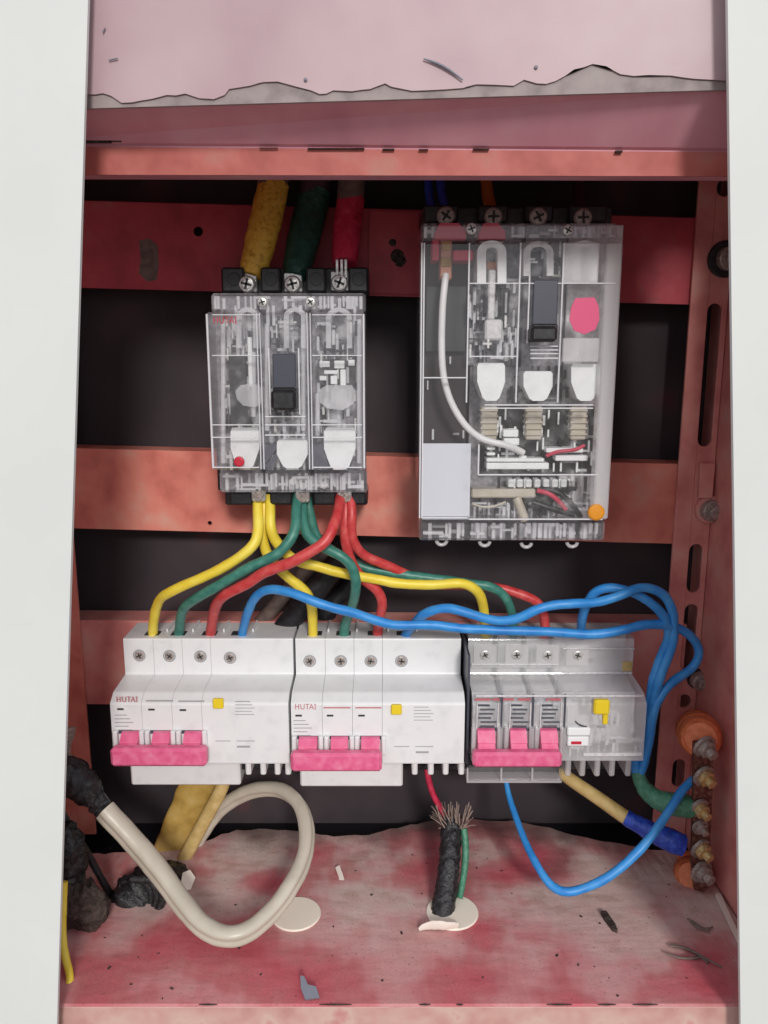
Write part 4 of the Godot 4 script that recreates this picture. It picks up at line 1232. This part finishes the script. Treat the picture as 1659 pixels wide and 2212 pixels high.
func phase_wires() -> void:
	var r := 0.0035
	var g := "phase wires from the small case breaker"
	wire("yellow_wire", [[557, 1070, 0.07], [557, 1110, 0.078], [557, 1151, 0.085], [538, 1187, 0.09], [466, 1234, 0.09], [376, 1273, 0.085], [344, 1298, 0.076], [333, 1334, 0.064], [330, 1372, 0.056], [330, 1385, 0.055]], r, M.yellow, "yellow wire sweeping down to the leftmost white breaker's first terminal", "wire", g)
	wire("yellow_wire", [[570, 1070, 0.068], [571, 1110, 0.072], [570, 1160, 0.074], [576, 1195, 0.074], [596, 1222, 0.074], [622, 1246, 0.074], [662, 1280, 0.072], [675, 1312, 0.066], [676, 1377, 0.057], [676, 1390, 0.055]], r, M.yellow, "short yellow wire slanting behind the red one to the middle white breaker", "wire", g)
	wire("yellow_wire", [[583, 1072, 0.07], [584, 1115, 0.078], [590, 1155, 0.08], [612, 1190, 0.078], [642, 1212, 0.078], [680, 1223, 0.078], [747, 1239, 0.076], [808, 1249, 0.074], [869, 1260, 0.074], [945, 1265, 0.074], [991, 1260, 0.074], [1021, 1269, 0.072], [1040, 1294, 0.066], [1046, 1330, 0.06], [1048, 1375, 0.055]], r, M.yellow, "long yellow wire running across to the clear miniature breaker", "wire", g)
	wire("green_wire", [[643, 1072, 0.072], [640, 1110, 0.086], [634, 1150, 0.094], [604, 1192, 0.098], [538, 1226, 0.096], [466, 1269, 0.09], [419, 1294, 0.084], [396, 1318, 0.072], [386, 1370, 0.056], [385, 1385, 0.055]], r, M.green, "green wire sweeping down to the leftmost white breaker's second terminal", "wire", g)
	wire("green_wire", [[652, 1072, 0.07], [654, 1115, 0.078], [664, 1155, 0.086], [700, 1182, 0.09], [740, 1202, 0.092], [764, 1232, 0.092], [769, 1269, 0.086], [760, 1312, 0.074], [746, 1348, 0.062], [742, 1388, 0.055]], r, M.green, "green wire bending over to the middle white breaker's second terminal", "wire", g)
	wire("green_wire", [[664, 1072, 0.064], [670, 1110, 0.066], [684, 1160, 0.066], [716, 1190, 0.066], [783, 1226, 0.066], [838, 1237, 0.066], [899, 1247, 0.066], [960, 1254, 0.066], [1020, 1260, 0.066], [1060, 1268, 0.066], [1088, 1286, 0.064], [1106, 1324, 0.06], [1110, 1375, 0.055]], r * 0.94, M.green, "long dark green wire running behind the yellow one to the clear miniature breaker", "wire", g)
	wire("red_wire", [[736, 1072, 0.074], [732, 1100, 0.088], [719, 1135, 0.1], [700, 1170, 0.106], [655, 1200, 0.108], [618, 1220, 0.106], [573, 1236, 0.102], [538, 1257, 0.098], [486, 1287, 0.09], [464, 1316, 0.076], [455, 1370, 0.056], [454, 1385, 0.055]], 0.0037, M.redwire, "red wire crossing over the others to the leftmost white breaker", "wire", g)
	wire("red_wire", [[746, 1072, 0.072], [747, 1110, 0.078], [745, 1150, 0.08], [752, 1190, 0.078], [770, 1232, 0.072], [792, 1257, 0.07], [815, 1274, 0.07], [824, 1300, 0.067], [820, 1338, 0.06], [812, 1388, 0.055]], 0.0036, M.redwire, "red wire dropping to the middle white breaker's third terminal", "wire", g)
	wire("red_wire", [[757, 1072, 0.074], [760, 1110, 0.08], [761, 1160, 0.08], [783, 1197, 0.076], [838, 1222, 0.07], [880, 1240, 0.064], [945, 1262, 0.058], [1020, 1266, 0.058], [1080, 1270, 0.06], [1126, 1284, 0.062], [1158, 1298, 0.062], [1175, 1328, 0.06], [1177, 1378, 0.055]], 0.0034, M.redwire, "long red wire hidden behind the yellow one, ending at the clear miniature breaker", "wire", g)
	wire("rear_cable", [[770, 1172, 0.03], [740, 1200, 0.034], [690, 1262, 0.036], [640, 1325, 0.034], [600, 1372, 0.03]], 0.0085, M.black, "thick black cable slanting behind the coloured wires at the white breakers", "cable")
	wire("rear_cable", [[712, 1190, 0.02], [670, 1225, 0.021], [615, 1285, 0.021], [560, 1350, 0.02]], 0.0058, M.sheath, "dusty brown cable slanting behind the thick black one", "cable")
	wire("rear_cable", [[780, 1205, 0.016], [760, 1260, 0.017], [715, 1310, 0.017], [690, 1360, 0.016]], 0.0075, M.black, "black cable behind the green wire of the middle white breaker", "cable")

func neutral_wires() -> void:
	var r := 0.0032
	var g := "blue neutral wires above the miniature breakers"
	wire("blue_wire", [[521, 1388, 0.055], [523, 1370, 0.058], [534, 1323, 0.072], [555, 1286, 0.084], [584, 1271, 0.09], [627, 1278, 0.096], [640, 1284, 0.098], [701, 1308, 0.1], [762, 1325, 0.098], [808, 1339, 0.096], [853, 1349, 0.094], [930, 1352, 0.092], [1000, 1356, 0.092], [1079, 1360, 0.092], [1187, 1367, 0.092], [1276, 1370, 0.092], [1348, 1360, 0.09], [1384, 1350, 0.088], [1437, 1351, 0.086], [1482, 1366, 0.082], [1506, 1395, 0.078], [1508, 1420, 0.076], [1492, 1446, 0.076], [1455, 1472, 0.08], [1427, 1505, 0.084], [1412, 1545, 0.086], [1404, 1589, 0.084], [1394, 1640, 0.08], [1382, 1672, 0.078]], r, M.blue, "long blue wire from the leftmost white breaker looping out at the right post", "wire", g)
	wire("blue_wire", [[868, 1388, 0.055], [874, 1373, 0.058], [888, 1358, 0.066], [908, 1333, 0.078], [930, 1319, 0.084], [960, 1313, 0.088], [991, 1318, 0.09], [1021, 1328, 0.092], [1048, 1336, 0.094], [1079, 1342, 0.096], [1115, 1338, 0.098], [1151, 1321, 0.1], [1187, 1308, 0.1], [1223, 1304, 0.1], [1276, 1304, 0.098], [1312, 1296, 0.096], [1352, 1282, 0.094], [1377, 1271, 0.092], [1404, 1270, 0.09], [1434, 1288, 0.088], [1452, 1320, 0.086], [1456, 1356, 0.084], [1450, 1403, 0.084], [1434, 1445, 0.084], [1421, 1485, 0.084], [1408, 1530, 0.082], [1402, 1589, 0.08], [1391, 1640, 0.077], [1378, 1672, 0.075]], r, M.blue, "blue wire arching from the middle white breaker into the bundle", "wire", g)
	wire("blue_wire", [[1253, 1376, 0.055], [1255, 1356, 0.06], [1259, 1331, 0.068], [1269, 1303, 0.078], [1287, 1281, 0.082], [1312, 1270, 0.084], [1348, 1272, 0.086], [1377, 1284, 0.088], [1409, 1306, 0.088], [1437, 1335, 0.086], [1446, 1374, 0.082], [1430, 1410, 0.08], [1415, 1453, 0.08], [1405, 1492, 0.08], [1399, 1546, 0.078], [1394, 1600, 0.076], [1386, 1640, 0.074], [1376, 1668, 0.073]], r, M.blue, "blue wire rising from the clear breaker and turning down into the bundle", "wire", g)
	wire("blue_wire", [[1092, 1680, 0.05], [1098, 1715, 0.058], [1112, 1765, 0.075], [1134, 1820, 0.095], [1162, 1875, 0.115], [1190, 1913, 0.125], [1220, 1927, 0.13], [1262, 1920, 0.13], [1320, 1888, 0.128], [1388, 1830, 0.122], [1440, 1762, 0.112], [1475, 1706, 0.1], [1500, 1682, 0.092]], 0.0030, M.blue, "blue wire sagging in a loop under the clear breaker to the terminal bar", "wire", g, [0.0020, 0.0021, 0.0023, 0.0026, 0.0028, 0.003])

func low_cables() -> void:
	# pale cable in a big loop
	var t := thing("looped_cable", "thick white cable in a big loop below the white breakers, its end taped black", "cable", W(500, 2024, 0.16))
	var m := MB.new()
	m.tube(Ws([[226, 1750, 0.118], [287, 1816, 0.125], [341, 1880, 0.135], [394, 1952, 0.148], [430, 1994, 0.158], [466, 2017, 0.164], [502, 2023, 0.166], [540, 2011, 0.162], [591, 1966, 0.150], [634, 1905, 0.135], [659, 1845, 0.118], [662, 1785, 0.1], [645, 1736, 0.082], [609, 1708, 0.066], [555, 1706, 0.054], [502, 1728, 0.046], [459, 1766, 0.042], [415, 1836, 0.044], [385, 1890, 0.05]]), [0.0074, 0.0075, 0.0074, 0.0071, 0.0068, 0.0066, 0.0064, 0.0063, 0.0061, 0.0060, 0.0058], 28, 0.002, 1.0, 0.0004, wrinkle(5, 0.05), true, 0.34)
	part("sheath", m, M.whitecable, t)
	m = MB.new()
	m.tube(Ws([[118, 1668, 0.12], [150, 1676, 0.12], [180, 1700, 0.12], [204, 1726, 0.119], [222, 1746, 0.118], [234, 1760, 0.119]]), [0.011, 0.0118, 0.0112, 0.0072, 0.0056, 0.0052], 26, 0.0012, 1.0, 0.0026, wrinkle(9, 0.14))
	part("black_tape", m, M.tape, t)
	m = MB.new()
	m.tube(Ws([[440, 1660, 0.04], [420, 1712, 0.04], [392, 1775, 0.042], [356, 1860, 0.05], [335, 1900, 0.055]]), [0.0135, 0.0135, 0.013, 0.012, 0.0115], 24, 0.002, 0.45, 0.0010, wrinkle(12, 0.05))
	single("flat_cable", m, M.straw, "broad straw yellow cable behind the white loop", "cable", W(335, 1900, 0.055))
	m = MB.new()
	m.tube(Ws([[492, 1660, 0.052], [474, 1712, 0.053], [446, 1766, 0.055], [408, 1836, 0.058], [370, 1905, 0.064]]), [0.0052], 20, 0.002, 0.8, 0.0005, wrinkle(13, 0.05))
	single("pale_cable", m, M.tan, "narrow pale tan cable slanting beside the straw yellow one", "cable", W(370, 1905, 0.064))
	# black heap on the floor at the left
	m = MB.new()
	m.tube([W(395, 1880, 0.07), W(360, 1900, 0.085), W(320, 1925, 0.095), W(285, 1945, 0.1), W(255, 1962, 0.1)], [0.006, 0.012, 0.017, 0.017, 0.011], 30, 0.0012, 1.0, 0.005, wrinkle(15, 0.09))
	for k in 3:
		var p := []
		for i in 8:
			var a := -1.9 + i * 0.42
			p.append(W(295 + k * 13 + cos(a) * 34, 1935 + sin(a) * 38, 0.108 + k * 0.003))
		m.tube(p, [0.0028], 10)
	single("taped_bundle", m, M.tape, "wrinkled black taped cable end lying under the white loop", "cable", G(300, 1965))
	m = MB.new()
	m.tube([G(120, 1935, 0.02), G(150, 1945, 0.017), G(190, 1960, 0.013), G(235, 1960, 0.012)], [0.012, 0.02, 0.015, 0.007], 28, 0.0012, 0.8, 0.009, wrinkle(16, 0.08))
	single("dark_rag", m, M.cloth, "crumpled dark brown rag in the corner beside the yellow wire", "rag", G(160, 1990))
	m = MB.new()
	m.tube(Ws([[128, 1790, 0.125], [145, 1820, 0.125], [152, 1860, 0.126], [140, 1905, 0.128], [128, 1925, 0.13]]), [0.008, 0.0105, 0.0105, 0.009, 0.006], 24, 0.0012, 1.0, 0.0035, wrinkle(17, 0.15))
	single("taped_joint", m, M.tape, "lumpy black taped cable joint against the white board", "cable", W(130, 1925, 0.13))
	wire("black_wire", [[132, 1755, 0.12], [150, 1782, 0.118], [180, 1827, 0.112], [215, 1888, 0.105], [246, 1945, 0.1], [262, 1965, 0.1]], 0.0025, M.black, "thin black wire slanting from the taped joint to the taped bundle", "wire")
	m = MB.new()
	ppoly(m, [[118, 1572], [161, 1574], [156, 1598], [150, 1612], [148, 1632], [160, 1640], [156, 1648], [118, 1652]], 0.112, 0.109)
	single("metal_bracket", m, M.dullsteel, "small dull grey metal bracket above the black tape", "bracket", W(130, 1650, 0.11))
	wire("yellow_wire", [[138, 1905, 0.15], [136, 1960, 0.155], [134, 2030, 0.165], [145, 2076, 0.172], [154, 2110, 0.178], [150, 2136, 0.182], [136, 2147, 0.184], [110, 2148, 0.186]], 0.0024, M.yellow, "yellow wire hanging in the lower corner beside the white board", "wire")
	# cut black cable standing in the hole
	t = thing("cut_cable", "stripped black cable stub with frayed copper standing in the hole", "cable", G(958, 1985))
	m = MB.new()
	m.tube(Ws([[968, 1762, 0.075], [974, 1790, 0.08], [972, 1850, 0.095], [964, 1920, 0.108], [957, 1965, 0.116], [954, 1990, 0.12]]), [0.0062, 0.0074, 0.0075, 0.0076, 0.0084, 0.0086], 26, 0.0012, 1.0, 0.0013, wrinkle(21, 0.2))
	part("black_tape", m, M.tape, t)
	m = MB.new()
	m.tube(Ws([[1002, 1790, 0.082], [1006, 1830, 0.088], [1003, 1880, 0.096], [993, 1940, 0.108]]), [0.0023, 0.0026, 0.0025, 0.0022], 12)
	part("green_sleeve", m, M.greentape, t)
	m = MB.new()
	for i in 46:
		var s := rng.randf_range(-1, 1)
		var bx := 985 + s * 14
		var ex := bx + s * 26 + rng.randf_range(-20, 20)
		var ey := 1762 + absf(s) * 12 + rng.randf_range(-34, 22)
		m.tube(Ws([[bx, 1802, 0.082], [(bx + ex) / 2 + rng.randf_range(-9, 9), 1778 + rng.randf_range(-8, 8), 0.080 + rng.randf_range(-0.004, 0.006)], [ex, ey, 0.08 + rng.randf_range(-0.01, 0.012)]]), [0.00042, 0.0004, 0.0003], 5, 0.004)
	part("copper_strands", m, M.strand, t, "frayed dull copper strands", true)
	m = MB.new()
	for i in 18:
		var ex := 965 + rng.randf_range(-40, 30)
		m.tube(Ws([[966 + rng.randf_range(-8, 8), 1785, 0.078], [(966 + ex) / 2, 1765, 0.079], [ex, 1745 + rng.randf_range(-14, 18), 0.08]]), [0.0004, 0.0004, 0.0003], 5, 0.004)
	part("dark_strands", m, M.sheath, t, "", true)
	m = MB.new()
	m.tube(Ws([[921, 1655, 0.05], [924, 1675, 0.054], [934, 1714, 0.064], [954, 1749, 0.074], [967, 1770, 0.077]]), [0.0022], 12)
	part("red_core", m, M.crimson, t, "thin red core rising to the middle breaker")
	# cables to the terminal bar
	sleeved("earth_cable", "tan cable with a blue taped end reaching the terminal bar", [[1195, 1652, 0.045], [1227, 1680, 0.052], [1289, 1722, 0.066], [1349, 1764, 0.08], [1375, 1780, 0.085]], [0.0048, 0.0048, 0.005, 0.0052, 0.0052], M.tan, [[1352, 1766, 0.081], [1380, 1782, 0.086], [1420, 1802, 0.094], [1455, 1818, 0.098], [1474, 1826, 0.099]], [0.0056, 0.0062, 0.0074, 0.0084, 0.0076], M.darkblue, "blue_tape", 0.0008)
	sleeved("bundled_cable", "bundle end wrapped in green tape joining the terminal bar", [[1372, 1640, 0.074], [1376, 1668, 0.076], [1380, 1680, 0.078]], [0.0042], M.blue, [[1378, 1668, 0.077], [1388, 1698, 0.082], [1411, 1722, 0.09], [1443, 1736, 0.096], [1472, 1738, 0.097], [1494, 1744, 0.097]], [0.0044, 0.0052, 0.0064, 0.0076, 0.0082, 0.0074], M.greentape, "green_tape", 0.001)

func terminal_bar() -> void:
	var t := thing("terminal_bar", "rusty copper terminal bar held on two orange insulators at the right post", "terminal bar", W(1515, 1900, 0.06))
	for q in [[1500, 1575, 0.046, 0.096, 0.0158], [1480, 1872, 0.046, 0.09, 0.0135]]:
		var a := W(q[0] + 6, q[1], 0.031)
		var b := W(q[0] + 14, q[1] + 20, q[3])
		var ax := b - a
		var h := ax.length()
		var m := MB.new()
		var r: float = q[4]
		m.lathe(a, ax, [[0, r * 0.8], [h * 0.12, r * 0.95], [h * 0.22, r * 1.0], [h * 0.34, r * 1.0], [h * 0.38, r * 0.84], [h * 0.46, r * 0.84], [h * 0.50, r * 0.98], [h * 0.62, r * 0.98], [h * 0.66, r * 0.82], [h * 0.74, r * 0.82], [h * 0.78, r * 0.92], [h * 0.88, r * 0.9], [h * 0.95, r * 0.82], [h, r * 0.66], [h + 0.0001, 0]], 28)
		part("insulator", m, M.orange, t, "orange resin standoff insulator")
	var z := 0.0985
	var m := MB.new()
	ppoly(m, [[1499, 1604], [1538, 1600], [1541, 1640], [1540, 1700], [1536, 1780], [1533, 1860], [1530, 1918], [1520, 1928], [1500, 1922], [1494, 1860], [1496, 1780], [1498, 1700]], z + 0.003, z)
	part("bar", m, M.busbar, t)
	for q in [[1521, 1612, 0.0070, 0.010, "dullsteel"], [1520, 1676, 0.0068, 0.009, "brass"], [1510, 1745, 0.0060, 0.010, "brass"], [1512, 1786, 0.0048, 0.007, "dullsteel"], [1513, 1832, 0.0066, 0.010, "brass"], [1515, 1882, 0.0072, 0.010, "dullsteel"]]:
		var o := W(q[0], q[1], z + 0.0031)
		var ax := Vector3(0.34 + rng.randf_range(-0.1, 0.1), -0.26 + rng.randf_range(-0.1, 0.1), 1)
		m = MB.new()
		m.lathe(o, ax, [[-0.001, q[2] * 1.2], [0.0012, q[2] * 1.2], [0.0014, q[2]], [0.0014, 0]], 20)
		var ws := part("washer", m, M.dullsteel, t)
		m = MB.new()
		var hh: float = q[3]
		m.lathe(o, ax, [[0.001, q[2] * 0.92], [hh * 0.5, q[2] * 0.92], [hh * 0.55, q[2] * 0.75], [hh * 0.56, q[2] * 0.55], [hh, q[2] * 0.55], [hh * 1.04, q[2] * 0.4], [hh * 1.05, 0]], 6)
		part("bolt", m, M[q[4]], ws)

func debris() -> void:
	for q in [[640, 1975, 53, "cream disc painted as bright ground seen through the hole beside the white loop"], [977, 1971, 56, "cream disc painted as bright ground seen through the hole under the black cable stub"]]:  # cream discs stand in for bright ground showing through the floor holes
		var c := G(q[0], q[1])
		var r := absf(G(q[0] + q[2], q[1]).x - c.x)
		var m := MB.new()
		m.lathe(c, Vector3.UP, [[0.0, r], [0.0007, r], [0.0011, r * 0.97], [0.0011, 0]], 48)
		single("bright_hole_disc", m, M.cream, q[3], "disc", c, "round discs standing in for bright floor holes")
	var m := MB.new()
	var c := G(403, 1925)  # cream piece added for bright ground showing through a small hole
	m.prism(PackedVector2Array([Vector2(-0.005, 0), Vector2(-0.004, 0.012), Vector2(0.001, 0.014), Vector2(0.0055, 0.009), Vector2(0.003, 0.001)]), Vector3.RIGHT, Vector3(0, 0.8, -0.6), Vector3(0, 0.6, 0.8), 0.0, 0.0006, c)
	single("bright_hole_chip", m, M.cream, "small cream chip painted as bright ground in a floor hole beside the white cable", "chip", c)
	c = G(735, 1892)
	m = MB.new()
	m.prism(PackedVector2Array([Vector2(-0.004, 0.006), Vector2(-0.001, 0.008), Vector2(0.002, 0.0), Vector2(0.0042, -0.008), Vector2(0.0, -0.009), Vector2(-0.001, -0.002)]), Vector3.RIGHT, Vector3(0, 0.3, -0.95), Vector3(0, 1, 0.2), 0.0008, 0.0014, c)
	single("paper_scrap", m, M.white_scrap, "narrow white scrap lying on the red floor behind the discs", "scrap", c)
	c = G(940, 1998)
	m = MB.new()
	m.tube([G(905, 2008, 0.0015), G(925, 1998, 0.004), G(955, 1999, 0.005), G(990, 1998, 0.003)], [0.0012, 0.0032, 0.0036, 0.0014], 12, 0.0015, 0.35, 0.001, wrinkle(31, 0.1))
	single("torn_strip", m, M.white_scrap, "torn white strip at the foot of the black cable stub", "scrap", c)
	c = G(1314, 1995)
	m = MB.new()
	m.prism(PackedVector2Array([Vector2(-0.0028, 0.009), Vector2(0.001, 0.009), Vector2(0.0036, -0.004), Vector2(0.0034, -0.0095), Vector2(0.0006, -0.008), Vector2(-0.002, 0.002)]), Vector3.RIGHT, Vector3.FORWARD, Vector3.UP, 0.0003, 0.003, c)
	single("dark_flake", m, M.cloth, "dark brown flake lying alone on the grey dust", "flake", c)
	c = G(668, 2150)
	m = MB.new()
	m.prism(PackedVector2Array([Vector2(-0.006, 0.009), Vector2(-0.0035, 0.0085), Vector2(-0.001, 0.004), Vector2(0.004, 0.003), Vector2(0.0065, -0.003), Vector2(-0.002, -0.004), Vector2(-0.005, 0.002)]), Vector3.RIGHT, Vector3(0, 0.45, -0.9), Vector3(0, 1, 0.3), 0.0022, 0.0034, c)
	single("tape_scrap", m, M.slatetape, "bent slate grey scrap of tape at the floor's front fold", "scrap", c)
	m = MB.new()
	for q in [[[1484, 1984], [1500, 1992], [1512, 2004], [1534, 2013]], [[1446, 2043], [1480, 2046], [1510, 2062], [1561, 2090]], [[1452, 2040], [1490, 2050], [1530, 2080]], [[1488, 1986], [1506, 2008], [1530, 2010], [1540, 2002]], [[1440, 2060], [1476, 2072], [1520, 2066]]]:
		var p := []
		for k in q: p.append(G(k[0], k[1], 0.0012 + rng.randf() * 0.002))
		m.tube(p, [0.0006, 0.0009, 0.0008, 0.0005], 7)
	single("cut_strands", m, M.sheath, "loose dull wire clippings scattered in the corner under the terminal bar", "clippings", G(1500, 2040), "", "stuff")
	m = MB.new()
	var f := [G(1545, 1935, 0.001), G(1556, 1935, 0.001), G(1604, 2040, 0.001), G(1600, 2050, 0.001)]
	m.prism(PackedVector2Array([Vector2(f[0].x, f[0].z), Vector2(f[1].x, f[1].z), Vector2(f[2].x, f[2].z), Vector2(f[3].x, f[3].z)]), Vector3.RIGHT, Vector3.BACK, Vector3.UP, FLOOR_Y + 0.0006, FLOOR_Y + 0.003)
	single("white_strip", m, M.white_scrap, "narrow pale strip lying along the foot of the side panel", "strip", f[0])
	m = MB.new()
	for i in 70:
		var g := G(rng.randf_range(180, 1560), rng.randf_range(1830, 2160))
		var r := rng.randf_range(0.0002, 0.0007)
		m.box(g + Vector3(0, r * 0.4, 0), Vector3(r * rng.randf_range(0.6, 2.0), r * 0.4, r), 0.0001, Basis(Vector3.UP, rng.randf() * 3.0))
	single("grit", m, M.cloth, "dark grit scattered over the dusty cabinet floor", "grit", G(800, 2050), "", "stuff")
